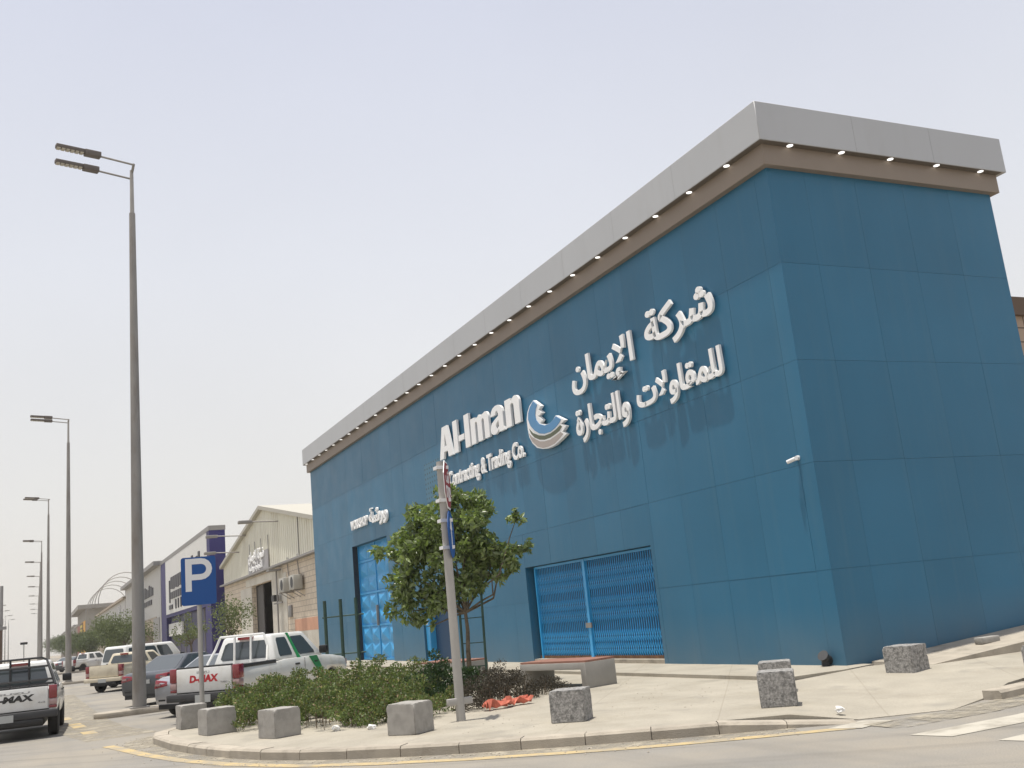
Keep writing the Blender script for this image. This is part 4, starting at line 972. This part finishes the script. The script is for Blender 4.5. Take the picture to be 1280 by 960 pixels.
def pickup(label, x, y, rz, s, style):
    c = Car('pickup_truck', label, 'pickup truck', x, y, rz, s)
    pm = style.get('paint', M_CARW)
    rail = 1.17
    c.body([(-2.46,0.52,1.10,0.86),(-2.40,0.50,1.12,0.905),(-1.9,0.46,1.12,0.925),(-0.95,0.44,1.13,0.93),(-0.6,0.42,1.16,0.93),(0.9,0.42,1.16,0.93),(1.25,0.42,1.13,0.93),(1.8,0.44,1.09,0.925),(2.3,0.46,1.02,0.89),(2.52,0.50,0.92,0.80),(2.6,0.55,0.80,0.70)], pm, (-1.5, 1.58), (0.43, 0.38))
    # bed rails and tailgate
    g = MB()
    for sx in (-1, 1): g.box(sx*0.80*s, sx*0.895*s, -2.42*s, -0.97*s, 1.09*s, rail*s)
    g.build('bed_rail', style.get('rail', M_DARK if style.get('darkrail') else pm), c.t, bevel=0.015*s)
    tg_ = MB().box(-0.72*s, 0.72*s, -2.515*s, -2.43*s, 0.66*s, rail*s).build('tailgate', pm, c.t, bevel=0.02*s)
    MB().box(-0.72*s, 0.72*s, -2.50*s, -2.44*s, (rail+.002)*s, (rail+.035)*s).build('tailgate_cap', M_DARK if style.get('darkrail') else pm, tg_)
    MB().box(-0.74*s, 0.74*s, -2.475*s, -2.44*s, 0.62*s, 0.66*s).build('tailgate_gap', M_BLACK, tg_)
    for (txt, x0, z0, w, h, m, sh, off) in style.get('texts', ()): c.text('badge', m, txt, x0, -2.518, z0, w, h, off, sh, tg_)
    # tail lights
    for sx in (-1, 1):
        tl = MB().box(sx*0.735*s, sx*0.915*s, -2.50*s, -2.30*s, 0.88*s, 1.185*s).build('taillight', M_TAIL, c.t, bevel=0.02*s)
        MB().box(sx*0.74*s, sx*0.91*s, -2.497*s, -2.32*s, 0.74*s, 0.876*s).build('reversing_lens', M_TAILW, tl, bevel=0.015*s)
        MB().box(sx*0.74*s, sx*0.91*s, -2.49*s, -2.33*s, 0.67*s, 0.735*s).build('lower_lens', M_TAIL, tl, bevel=0.01*s)
    bm_ = style.get('bumper', M_DARK)
    bp = MB().box(-0.93*s, 0.93*s, -2.62*s, -2.44*s, 0.47*s, 0.64*s).build('bumper', bm_, c.t, bevel=0.03*s)
    MB().box(-0.62*s, 0.62*s, -2.60*s, -2.46*s, 0.33*s, 0.469*s).build('bumper_skirt', M_BLACK, bp, bevel=0.02*s)
    px = style.get('plate_x', -0.1)
    MB().box((px-0.2)*s, (px+0.2)*s, -2.635*s, -2.62*s, 0.44*s, 0.60*s).build('number_plate', M_PLATE, bp)
    # cab
    zt = style.get('roof', 1.76)
    c.cabin(-0.98, 1.30, 1.12, 0.865, -0.80, 0.62, zt, 0.66, pm, 'cab')
    c.window('rear', 0.10, 0.90, 0.16, 0.80, style.get('glass', M_GLASS), 'rear_window')
    for wh in ('right', 'left'):
        if wh == 'right':
            c.window(wh, 0.10, 0.37, 0.16, 0.84, M_GLASS, 'side_window'); c.window(wh, 0.50, 0.85, 0.14, 0.84, M_GLASS, 'side_window')
        else:
            c.window(wh, 0.15, 0.50, 0.16, 0.84, M_GLASS, 'side_window'); c.window(wh, 0.63, 0.90, 0.14, 0.84, M_GLASS, 'side_window')
    c.window('front', 0.07, 0.93, 0.08, 0.90, M_GLASS, 'windscreen')
    c.box('brake_light', M_TAIL, -0.19, 0.19, -0.90, -0.78, zt-0.085, zt-0.02)
    for sx in (-1, 1):
        mr = MB().box(sx*0.90*s, sx*1.12*s, 0.95*s, 1.07*s, 1.17*s, 1.36*s).build('mirror', M_BLACK, c.t, bevel=0.03*s)
        for y in (-0.1, 0.75): c.box('door_handle', M_DARK if not style.get('pale') else pm, sx*0.925, sx*0.945, y-0.1, y+0.08, 0.98, 1.02)
        c.box('headlight', M_TAILW, sx*0.55, sx*0.82, 2.34, 2.5, 0.80, 0.94)
        c.box('door_seam', M_DARK, sx*0.929, sx*0.9325, 0.22, 0.235, 0.5, 1.12)
    # under-body
    c.box('chassis', M_BLACK, -0.6, 0.6, -2.3, 2.3, 0.28, 0.50)
    c.wheels(0.80, (-1.5, 1.58), 0.375)
    return c
def rear_cage(c, m, zt=1.83):
    y = -1.05
    P = [[(-0.80, y, 1.17), (-0.62, y+.05, zt-.06), (-0.50, y+.05, zt), (0.50, y+.05, zt), (0.62, y+.05, zt-.06), (0.80, y, 1.17)], [(-0.2, y+.05, zt), (-0.2, y, 1.17)], [(0.22, y+.05, zt), (0.22, y, 1.17)], [(-0.68, y+.02, 1.62), (0.68, y+.02, 1.62)], [(-0.76, y, 1.30), (0.76, y, 1.30)], [(-0.80, y, 1.20), (0.80, y, 1.20)]]
    for sx in (-1, 1): P.append([(sx*0.62, y+.05, zt-.06), (sx*0.78, -1.5, 1.40), (sx*0.85, -1.75, 1.18)])
    return c.tube('cage_rack', m, P, 0.026)
#@@DRIVE
c = pickup('white pickup with black rack driving away at the left edge', -15.476, 15.133, -0.059, 1.078,
    dict(darkrail=True, plate_x=-0.2, texts=[('D-MAX', -0.55, 0.87, 0.95, 0.15, M_DECB, 0.25, 0.055), ('ISUZU', -0.42, 1.045, 0.75, 0.045, M_DECG, 0.25, 0.03), ('4x2', 0.50, 0.80, 0.16, 0.04, M_DECG, 0, 0.01)]))
rear_cage(c, M_BLACK)
#@@PARKED
c = pickup('white parked pickup with green door stripe and red tailgate badge', -9.313, 12.606, -0.773, 1.14,
    dict(darkrail=True, plate_x=0.05, texts=[('D-MAX', -0.37, 0.86, 0.74, 0.16, M_DECR, 0.15, 0.055), ('ISUZU', -0.17, 1.045, 0.33, 0.055, M_DECG, 0, 0.02), ('TURBO', 0.44, 0.82, 0.18, 0.035, M_DECG, 0, 0.01)]))
y = -1.05
c.tube('hoop_rack', M_CARW, [[(-0.82, -1.25, 1.17), (-0.72, y, 1.5), (-0.60, y+.05, 1.78), (0.60, y+.05, 1.78), (0.72, y, 1.5), (0.82, -1.25, 1.17)], [(-0.2, y+.05, 1.78), (-0.2, y, 1.15)], [(0.25, y+.05, 1.78), (0.25, y, 1.15)]], 0.028)
s = c.s
g = MB(); a = c.face('right')
g.add([Vector(p)*s for p in ((0.945, 0.42, 1.14), (0.945, 0.78, 1.14), (0.945, 1.05, 0.80), (0.945, 1.25, 0.45), (0.945, 0.95, 0.45), (0.945, 0.78, 0.80))], [(0, 1, 2, 5), (5, 2, 3, 4)])
g.add([Vector(p)*s for p in ((0.93, 0.42, 1.14), (0.93, 0.78, 1.14), (0.93, 1.05, 0.80), (0.93, 1.25, 0.45), (0.93, 0.95, 0.45), (0.93, 0.78, 0.80))], [(5, 2, 1, 0), (4, 3, 2, 5)])
g.build('door_stripe', M_DECGR, c.t)
c.window('right', 0.435, 0.495, 0.02, 0.98, M_DECGR, 'pillar_stripe', lift=0.012, cut=0.0)
def sedan(label, x, y, rz, s, pm):
    c = Car('sedan', label, 'car', x, y, rz, s)
    c.body([(-2.28,0.40,0.86,0.70),(-2.22,0.30,0.93,0.84),(-2.0,0.27,1.00,0.885),(-1.4,0.26,1.03,0.90),(-0.6,0.25,0.96,0.905),(0.7,0.25,0.93,0.905),(1.2,0.25,0.90,0.90),(1.9,0.26,0.80,0.86),(2.25,0.30,0.66,0.74),(2.33,0.36,0.58,0.62)], pm, (-1.38, 1.34), (0.36, 0.32))
    c.cabin(-1.75, 1.25, 0.93, 0.80, -0.75, 0.30, 1.44, 0.58, pm, 'cabin', 0.06)
    c.window('rear', 0.08, 0.92, 0.12, 0.93, M_GLASSG, 'rear_window')
    for wh in ('right', 'left'):
        u = ((0.22, 0.50), (0.53, 0.82)) if wh == 'right' else ((0.18, 0.47), (0.50, 0.78))
        for a_, b_ in u: c.window(wh, a_, b_, 0.12, 0.86, M_GLASS, 'side_window')
    c.window('front', 0.06, 0.94, 0.06, 0.94, M_GLASS, 'windscreen')
    for sx in (-1, 1):
        s_ = s
        tl = MB().hexa([(sx*0.40*s_, -2.30*s_, 0.79*s_), (sx*0.80*s_, -2.30*s_, 0.73*s_), (sx*0.925*s_, -1.80*s_, 0.84*s_), (sx*0.5*s_, -1.9*s_, 0.85*s_)], [(sx*0.42*s_, -2.275*s_, 0.90*s_), (sx*0.80*s_, -2.24*s_, 0.945*s_), (sx*0.91*s_, -1.72*s_, 0.955*s_), (sx*0.5*s_, -1.85*s_, 0.92*s_)]).build('taillight', M_TAIL, c.t, bevel=0.015*s_)
        MB().box(sx*0.60*s, sx*0.76*s, -2.315*s, -2.2*s, 0.80*s, 0.85*s).build('reversing_lens', M_TAILW, tl)
        c.box('mirror', pm, sx*0.88, sx*1.05, 0.72, 0.82, 0.93, 1.06)
        c.box('reflector', M_BLACK, sx*0.48, sx*0.68, -2.29, -2.2, 0.42, 0.46)
    c.box('number_plate', M_PLATE, -0.22, 0.22, -2.31, -2.26, 0.66, 0.78)
    c.box('bumper_skirt', M_BLACK, -0.7, 0.7, -2.26, 2.1, 0.22, 0.33)
    c.wheels(0.79, (-1.38, 1.34), 0.32, 0.2)
    return c
#@@SEDANS
sedan('silver sedan parked between the white pickup and a dark sedan', -9.75, 15.35, -0.773, 1.10, M_CARS)
sedan('charcoal sedan parked behind the nearest lamp pole', -10.1, 23.6, -0.70, 1.12, M_CARG)
#@@CREAM
c = pickup('old cream pickup parked beyond the charcoal sedan', -10.516, 40.2, -0.64, 1.08, dict(paint=M_CARC, bumper=M_CARC, roof=1.66, pale=True, plate_x=0.0))
#@@VAN
c = Car('van', 'white passenger van parked behind the old cream pickup', 'van', -9.54, 44.9, -0.874, 1.10)
c.body([(-2.3,0.40,1.02,0.80),(-2.22,0.36,1.10,0.86),(-1.0,0.34,1.10,0.88),(1.6,0.34,1.08,0.88),(2.15,0.36,0.95,0.82),(2.3,0.42,0.80,0.74)], M_CARW, (-1.4, 1.5), (0.38, 0.34))
c.cabin(-2.22, 1.95, 1.02, 0.85, -2.02, 1.15, 1.95, 0.70, M_CARW, 'cabin', 0.10)
c.window('rear', 0.08, 0.92, 0.22, 0.86, M_GLASSG, 'rear_window')
for wh in ('right', 'left'):
    for a_, b_ in (((0.06, 0.30), (0.33, 0.58), (0.61, 0.84)) if wh == 'right' else ((0.16, 0.39), (0.42, 0.67), (0.70, 0.94))): c.window(wh, a_, b_, 0.30, 0.86, M_GLASS, 'side_window')
c.window('front', 0.06, 0.94, 0.1, 0.9, M_GLASS, 'windscreen')
for sx in (-1, 1): c.box('taillight', M_TAIL, sx*0.70, sx*0.85, -2.31, -2.15, 0.70, 1.0); c.box('mirror', M_BLACK, sx*0.9, sx*1.1, 1.45, 1.55, 1.15, 1.35)
c.box('bumper', M_CARW, -0.85, 0.85, -2.4, -2.2, 0.38, 0.56, bevel=0.03); c.box('wiper', M_BLACK, -0.3, 0.3, -2.29, -2.25, 1.12, 1.16)
c.wheels(0.77, (-1.4, 1.5), 0.34)
#@@FARCARS
pickup('white pickup parked far down the row, nose to the right', -9.8, 103, -0.95, 1.10, dict())
sedan('dark sedan parked far down the row beside the white pickup', -10.6, 117, -0.8, 1.1, M_CARG)
sedan('small white car far down the street in haze', -10.9, 135, -0.7, 1.1, M_CARW)
#@@BACKGROUND
# ------------------------------------------------------------------ warehouse with gable
WX = 1.0; y0, y1, yr = 44.7, 82.7, 63.6; ze, zr = 8.45, 11.6
wh = thing('warehouse', 'cream gabled warehouse with block wall and dark open doorway', 'building', (WX, yr, 0))
def WB(): return MB()
def wl(y): return y-yr
dy0, dy1, dz = 61.2, 69.2, 5.95
g = MB()
for (a, b, c_, d) in rects_minus(wl(y0), wl(y1), 0, 6.72, [(wl(dy0), wl(dy1), 0, dz)]): g.box(0, 0.35, a, b, c_, d)
g.build('block_wall', M_BRICK, wh)
g = MB(); g.box(-0.04, 0.0-0.003, wl(56.2), wl(61.2), 0, 6.2); g.box(-0.04, -0.003, wl(69.2), wl(74.2), 0, 5.9); g.box(-0.06, -0.003, wl(57.2), wl(71.5), 5.96, 6.55)
g.build('plaster_panel', M_PLAST, wh)
MB().box(-0.012, -0.003, wl(y0)+.02, wl(54.2), 2.0, 2.8).build('salmon_band', M_SALM, wh)
MB().box(-0.011, -0.003, wl(y0)+.02, wl(54.2), 0.0, 1.99).build('white_band', M_PLAST, wh)
MB().box(-0.45, 0.34, wl(y0), wl(y1), 6.72, 6.86).build('drip_ledge', M_GTRIM, wh)
# gable siding: ribbed
g = MB(); n = 120
for i in range(n):
    a = y0+(y1-y0)*i/n; b = y0+(y1-y0)*(i+1)/n
    def top(q): return min(ze+(q-y0)*(zr-ze)/(yr-y0), ze+(y1-q)*(zr-ze)/(y1-yr))
    e = -0.03 if i % 2 else 0.0
    g.hexa([(e, wl(a), 6.86), (0.2, wl(a), 6.86), (0.2, wl(b), 6.86), (e, wl(b), 6.86)], [(e, wl(a), top(a)), (0.2, wl(a), top(a)), (0.2, wl(b), top(b)), (e, wl(b), top(b))])
g.build('gable_siding', M_CREAM, wh)
MB().box(-0.05, -0.035, wl(51.9), wl(52.0), 6.9, 9.6).build('siding_joint', M_GTRIM, wh)
g = MB()
for (ya, za, yb, zb_) in ((y0-0.4, ze-.07, yr, zr), (yr, zr, y1+0.4, ze-.07)):
    g.hexa([(-0.35, wl(ya), za+.02), (30, wl(ya), za+.02), (30, wl(yb), zb_+.02), (-0.35, wl(yb), zb_+.02)], [(-0.35, wl(ya), za+.30), (30, wl(ya), za+.30), (30, wl(yb), zb_+.30), (-0.35, wl(yb), zb_+.30)])
g.build('roof', M_CREAMD, wh)
g = MB(); g.box(0.36, 30, wl(y0), wl(y0)+.3, 0, ze); g.box(0.36, 30, wl(y1)-.3, wl(y1), 0, ze); g.box(29.7, 30, wl(y0), wl(y1), 0, ze); g.build('side_wall', M_CREAM, wh)
MB().box(7.9, 8.0, wl(y0)+1, wl(y1)-1, 0, 8).build('interior_wall', M_VOID, wh)
MB().box(0.40, 0.48, wl(66.6), wl(69.4), 0, 5.9).build('sliding_door', mat('dark_steel_door', (0.09, 0.085, 0.08), 0.7), wh)
# raised translucent roof monitor behind the ridge
g = MB(); g.box(18, 29, wl(y0)+1, wl(yr)+2, 9, 14.6); g.build('roof_monitor', mat('pale_roof_sheet', (0.78, 0.76, 0.66), 0.6), wh)
# sign board on the gable
sg = thing('warehouse_sign', 'grey sign board with raised white Arabic lettering on the gable', 'sign', (WX-0.1, 65.6, 7.5))
MB().box(-0.06, 0.02, -4.05, 4.05, -0.62, 0.85).build('sign_board', mat('sign_board_grey', (0.36, 0.35, 0.35), 0.7, var=0.06, vscale=1), sg)
for tx, yl, w, zb, h in (('\ufee5\ufe8e\ufee4\ufef3\ufef9\ufe8d \ufe94\ufedb\ufeae\ufeb7', 3.5, 6.3, 0.05, 1.15), ('\ufe94\ufeb7\ufead\ufeed \ufe93\ufead\ufe8e\ufea0\ufe98\ufedf\ufe8d', 3.3, 5.4, -0.55, 0.75)):
    merged(lettering(tx, (-0.07, yl, zb), w, h, UY, NX, 0.07, 0.025)).build('lettering', M_LETTER, sg)
g = MB()
for yy in (-3.9, -1.2, 1.3, 3.7): g.tube((0.02, yy, 0.85), (0.02, yy, 1.9), 0.03, n=6)
g.build('brackets', M_GTRIM, sg)
# floodlights on arms
def flood(y, z, L, tx, label):
    t = thing('floodlight', label, 'lamp', (WX, y, z), 0, 'floodlights on the warehouse gable')
    MB().tube((0, 0, 0), (-L, 0.15*L, 0.05*L), 0.05, n=6).build('arm', M_GALV, t)
    MB().box(-L-0.95, -L, 0.15*L-0.28, 0.15*L+0.28, 0.05*L-0.12, 0.05*L+0.10).build('lamp_head', M_GALV, t, bevel=0.03); return t
flood(70.9, 10.3, 2.3, 0, 'upper left floodlight on an arm at the gable edge')
flood(58.0, 10.0, 1.9, 0, 'right-hand floodlight on an arm near the gable top')
flood(74.2, 9.2, 2.0, 0, 'lower left floodlight on an arm by the gable slope')
# AC condensers
def ac(y, z, label):
    t = thing('air_conditioner', label, 'air conditioner', (WX, y, z), 0, 'air conditioners on the block wall')
    b = MB().box(-0.75, -0.15, -0.72, 0.72, 0, 0.95).build('casing', mat('ac_casing', (0.40, 0.39, 0.35), 0.6), t, bevel=0.03)
    MB().tube((-0.752, -0.15, 0.48), (-0.77, -0.15, 0.48), 0.36, n=20).build('fan_grille', M_DARK, b)
    g = MB()
    for q in (-0.6, 0.6): g.path([(0, q, -0.03), (-0.8, q, -0.03)], 0.03, 6); g.path([(0, q, -0.5), (-0.7, q, -0.03)], 0.025, 6)
    g.build('bracket', M_GTRIM, t)
    MB().path([(-0.06, 0.5, 0.9), (-0.06, 0.9, 1.9), (-0.15, 0.5, 2.4), (-0.06, 0.1, 2.2)], 0.03, 6).build('pipe', M_GTRIM, t)
ac(54.6, 4.72, 'left air conditioner unit on the cream block wall'); ac(51.5, 4.72, 'right air conditioner unit on the cream block wall, next to the blue building')
wlmp = thing('wall_lamp_post', 'slim dark lamp pole with camera against the warehouse wall', 'lamp', (WX-0.35, 57.9, 0.1))
MB().tube((0, 0, 0), (0, 0, 6.3), 0.06, n=8).build('pole', M_GTRIM, wlmp); MB().box(-0.6, 0.3, -0.4, 0.6, 6.3, 6.42).build('lamp_head', M_GTRIM, wlmp)
MB().box(-0.25, 0.1, 0.0, 0.9, 4.15, 4.6).build('camera_box', M_BLACK, wlmp); MB().box(-0.05, 0.05, -1.6, 1.2, 3.95, 4.05).build('bracket_arm', M_GTRIM, wlmp)
mb_ = MB().box(-0.12, 0, -0.5, 0.5, 0, 0.8).build('meter_box', M_GTRIM, bevel=0.02); mb_.location = (WX-0.01, 55.2, 3.0); tag(mb_, 'small grey meter box on the cream block wall', 'meter box')

# ------------------------------------------------------------------ indigo showroom
ps = thing('showroom', 'indigo showroom with big white sign panel and grey top edge', 'building', (0, 105, 0))
yl = lambda y: y-105
g = MB()
for (a, b, c_, d) in rects_minus(yl(84.5), yl(127), 0, 12.3, [(yl(86.2), yl(121.5), 5.6, 12.3), (yl(88), yl(121.5), 0.0, 5.2)]): g.box(0, 1.5, a, b, c_, d)
g.build('facade', M_PURP, ps)
MB().box(-0.05, 1.55, yl(84.45), yl(127.1), 12.3, 12.75).build('top_edge', M_GTRIM, ps)
MB().box(-0.03, 1.0, yl(86.2), yl(121.5), 5.6, 12.28).build('sign_panel', M_WPAN, ps)
MB().box(0.5, 1.0, yl(88), yl(121.5), 0.0, 5.2).build('shopfront', M_PURPG, ps)
g = MB()
for q in (92, 97, 102, 107, 112, 117): g.box(0.40, 0.5, yl(q)-.08, yl(q)+.08, 0, 5.2)
g.build('mullions', M_GTRIM, ps)
MB().box(0.2, 0.4, yl(108), yl(121), 2.9, 4.4).build('banner', M_WPAN, ps)
g = MB(); g.box(1.5, 30, yl(84.6), yl(126.9), 0, 8.0); g.build('hall', M_BEIGE, ps)
M_DLET = mat('dark_sign_letter', (0.035, 0.035, 0.045), 0.5)
def sletter(x0, x1, a, b, c_, d, par): MB().box(x0, x1, a, b, c_, d).build('sign_letter', M_DLET, par)
for k in range(9): sletter(-0.14, -0.034, yl(89+1.7*k), yl(89+1.7*k+0.9), 9.4+0.3*(k % 3), 10.2+0.35*((k*2) % 3), ps)
for k in range(6): sletter(-0.14, -0.034, yl(104+2.0*k), yl(104+2.0*k+1.5), 8.4+0.1*(k % 2), 9.9, ps)
for k in range(6): sletter(-0.14, -0.034, yl(104+2.0*k), yl(104+2.0*k+1.6), 7.3, 8.1, ps)
for k in range(5): sletter(-0.14, -0.034, yl(101+2.4*k), yl(101+2.4*k+0.7), 6.0, 7.1, ps)
sletter(-0.14, -0.034, yl(114), yl(117.5), 6.1, 6.6, ps); sletter(-0.14, -0.034, yl(116.4), yl(117.2), 6.9, 9.6, ps)
# ------------------------------------------------------------------ grey showroom
gs = thing('showroom', 'light grey showroom with dark lettering, left of the indigo one', 'building', (0, 157, 0))
gl = lambda y: y-157
MB().box(0, 30, gl(127.6), gl(186), 0, 12.4).build('wall', M_GPAN, gs)
MB().box(-0.9, 30.2, gl(127.5), gl(186.4), 12.4, 12.95).build('roof_edge', M_GTRIM, gs)
MB().box(-0.06, -0.003, gl(133), gl(170), 0.2, 5.8).build('shopfront', M_BEIGE, gs); MB().box(-0.12, -0.063, gl(138), gl(160), 0.2, 4.0).build('entrance', M_BROWN, gs)
g = MB(); g.box(-0.09, -0.061, gl(129), gl(137), 2.5, 5.6); g.build('louvre', M_GTRIM, gs)
for k in range(9): sletter(-0.12, -0.003, gl(137+2.2*k), gl(137+2.2*k+1.5), 8.9, 10.0+0.25*(k % 3), gs)
for k in range(6): sletter(-0.12, -0.003, gl(139+2.4*k), gl(139+2.4*k+1.8), 7.7, 8.4, gs)
sletter(-0.12, -0.003, gl(157), gl(158.2), 7.2, 10.2, gs)
# ------------------------------------------------------------------ pale row
rb = thing('row_building', 'long pale row building with dark windows beneath roof arches', 'building', (0, 235, 0))
rl = lambda y: y-235
MB().box(0, 30, rl(187), rl(284), 0, 10.9).build('wall', M_GPAN, rb); MB().box(-0.5, 30, rl(186.8), rl(284.5), 10.9, 11.35).build('roof_edge', M_BEIGE, rb)
for yy, z0_, z1_ in ((193, 7.4, 9.2), (193, 4.6, 6.2), (200, 7.6, 10.2), (204, 7.6, 10.2), (203, 4.8, 6.6), (262, 3, 10.2), (270, 5, 10)): MB().box(-0.06, -0.003, rl(yy)-1.4, rl(yy)+1.4, z0_, z1_).build('window', M_DGLASS, rb)
MB().box(-0.05, -0.003, rl(190), rl(282), 0.2, 3.8).build('shopfront', M_BEIGE, rb)
MB().box(1, 1.8, rl(200), rl(201), 11.35, 14).build('chimney', M_GTRIM, rb)
arch = thing('roof_arches', 'row of bare curved metal hoops standing on the pale roof', 'frame', (4.0, 240, 11.35))
for i in range(5):
    yy = -28+14*i
    g = MB(); pts = [(-2.2-5.2*math.cos(math.pi*k/14), yy, -0.1+6.2*math.sin(math.pi*k/14)) for k in range(15)]
    g.path(pts, 0.09, 6); g.build('hoop', M_GALV, arch)
# ------------------------------------------------------------------ yellow shop and far houses
ysh = thing('corner_shop', 'yellow and red shop with grey flat roof canopy down the street', 'building', (-1.5, 345, 0))
MB().box(0, 30, -28, 34, 0, 14.5).build('wall', M_CONC, ysh)
MB().box(-2.2, 31, -30, 40, 14.5, 15.7).build('roof_canopy', M_CONC, ysh)
MB().box(-0.12, -0.004, -27, 4, 0, 11.2).build('yellow_front', M_YELW, ysh); MB().box(-0.12, -0.004, 4.1, 32, 0, 10.8).build('red_front', M_RED, ysh)
MB().box(-0.25, -0.125, -14, 6, 5.0, 11.0).build('dark_sign', M_BROWN, ysh)
g = MB()
for k, (a, b, c_, d) in enumerate(((-12, 4, 9.6, 10.4), (-6, -3, 5.2, 9), (-11, -7, 8.2, 9.2), (-2, 3, 8.2, 9.2))): g.box(-0.34, -0.255, a, b, c_, d)
g.build('sign_marks', mat('yellow_sign_mark', (0.7, 0.55, 0.03), 0.5), ysh)
def house(name, label, y, L, h, m, x=0.0, wm=M_DGLASS, nwin=4, seed=0):
    t = thing(name, label, 'building', (x, y, 0)); rr = random.Random(seed)
    MB().box(0, 25, -L/2, L/2, 0, h).build('wall', m, t); MB().box(-0.6, 25.3, -L/2-.4, L/2+.4, h, h+0.6).build('roof_edge', M_CONC, t)
    for k in range(nwin):
        for z in np.arange(3.8, h-2, 3.4): MB().box(-0.08, -0.003, -L/2+L*(k+.3)/nwin, -L/2+L*(k+.7)/nwin, z, z+1.8).build('window', wm, t)
    MB().box(-0.1, -0.003, -L/2+1, L/2-1, 0.2, 3.0).build('shopfront', M_BROWN, t)
    if rr.random() < 0.7: MB().box(3, 6, -3, 1, h+0.6, h+3).build('stair_head', m, t)
    return t
house('house', 'low beige house beyond the yellow shop', 405, 46, 11.5, M_BEIGE, -0.5, seed=1)
house('house', 'grey flat-roofed house far down the street', 465, 60, 12.5, M_CONC, -0.5, seed=2)
house('house', 'red-brown house in the far street haze', 540, 60, 12, M_RED, -0.5, seed=3)
house('house', 'pale far house fading into the haze', 620, 80, 13, M_GPAN, -0.5, seed=5)
# brick building behind the blue one, seen at the right edge
bb = thing('block_building', 'pinkish block building behind the right end of the blue one', 'building', (17.5, 8, 0))
MB().box(0, 30, 0, 30, 0, 10.9).build('wall', M_BRICK2, bb); MB().box(-0.2, 30.2, -0.2, 30.2, 10.9, 11.6).build('roof_edge', M_BROWN, bb)

# street trees along the parking
rr = np.random.default_rng(77)
def small_tree(x, y, h, w, label, m, seed, nleaf=2600, size=0.16):
    r_ = np.random.default_rng(seed); cl = []
    for k in range(9):
        a = r_.uniform(0, 6.28); q = w*0.5*r_.uniform(0.1, 0.8)
        cl.append((q*math.cos(a), q*math.sin(a), h*r_.uniform(0.5, 0.88), w*r_.uniform(0.17, 0.28)))
    return tree('street_tree', label, x, y, 0.15, cl, nleaf, size, m, (0.1, 0, h*0.42), 0.09, seed, 'small street trees along the parking', 2.0, 0.3)
#@@TREES
small_tree(-4.4, 48.0, 4.3, 3.6, 'feathery young tree in front of the cream warehouse', M_LEAF2, 31, 2000, 0.14)
small_tree(-4.6, 65, 4.0, 3.0, 'small feathery tree before the indigo showroom behind the parking sign', M_LEAF2, 32, 1300, 0.15)
small_tree(-5.0, 122, 5.6, 6.5, 'bushy tree beside the nearest lamp pole before the grey showroom', M_LEAF2, 34, 5200, 0.26)
small_tree(-5.2, 150, 5.6, 6.5, 'dark bushy tree before the pale row building', M_LEAF3, 35, 5000, 0.28)
for i, (y, h, w) in enumerate(((180, 5.4, 6.5), (208, 5.6, 7), (236, 5.8, 7), (268, 6, 7.5), (305, 6.5, 9), (350, 7, 10))):
    small_tree(-6.2-0.25*i, y, h, w, ('dusty tree %s along the far parking row' % ['between two far lamp poles', 'left of the second lamp pole', 'below the yellow shop', 'beyond the second lamp pole', 'near the far lamps', 'fading in the haze'][i]), M_LEAF3, 40+i, 3200, 0.36)
#@@LEFTFAR
pl = thing('pylon_sign', 'tall grey pylon with sign boxes at the far left edge', 'pylon', (-18.35, 104, 0))
MB().tube((0, 0, 0), (0, 0, 9.6), 0.16, n=8).build('pole', M_GTRIM, pl); MB().box(-2.0, 0.1, -0.2, 0.2, 0, 5.0).build('sign_box', M_BROWN, pl)
MB().box(-2.0, 0.5, -0.3, 0.3, 5.1, 5.4).build('shelf', M_GTRIM, pl); MB().box(-1.5, 0.2, -0.2, 0.2, 5.6, 6.2).build('lamp_box', M_GTRIM, pl)
hs_ = thing('traffic_camera_pole', 'slim pole with dark box far down the road', 'pole', (-16.65, 158, 0))
MB().tube((0, 0, 0), (0, 0, 4.1), 0.07, n=6).build('pole', M_GTRIM, hs_); MB().box(-0.5, 0.5, -0.3, 0.3, 4.0, 4.35).build('camera_box', M_BLACK, hs_)
#@@HAZE
hz = MB().box(-600, 600, -120, 1500, -1.1, 28.0)
me = hz.build('haze', None) if False else None
hm = bpy.data.materials.new('dust_haze'); hm.use_nodes = True; nt = hm.node_tree
for n_ in list(nt.nodes):
    if n_.type != 'OUTPUT_MATERIAL': nt.nodes.remove(n_)
pv = nt.nodes.new('ShaderNodeVolumePrincipled'); pv.inputs['Color'].default_value = (0.98, 0.965, 0.94, 1); pv.inputs['Density'].default_value = 0.00034
pv.inputs['Anisotropy'].default_value = 0.3
nt.links.new(pv.outputs[0], [n_ for n_ in nt.nodes if n_.type == 'OUTPUT_MATERIAL'][0].inputs['Volume'])
kind(hz.build('haze', hm), 'stuff')
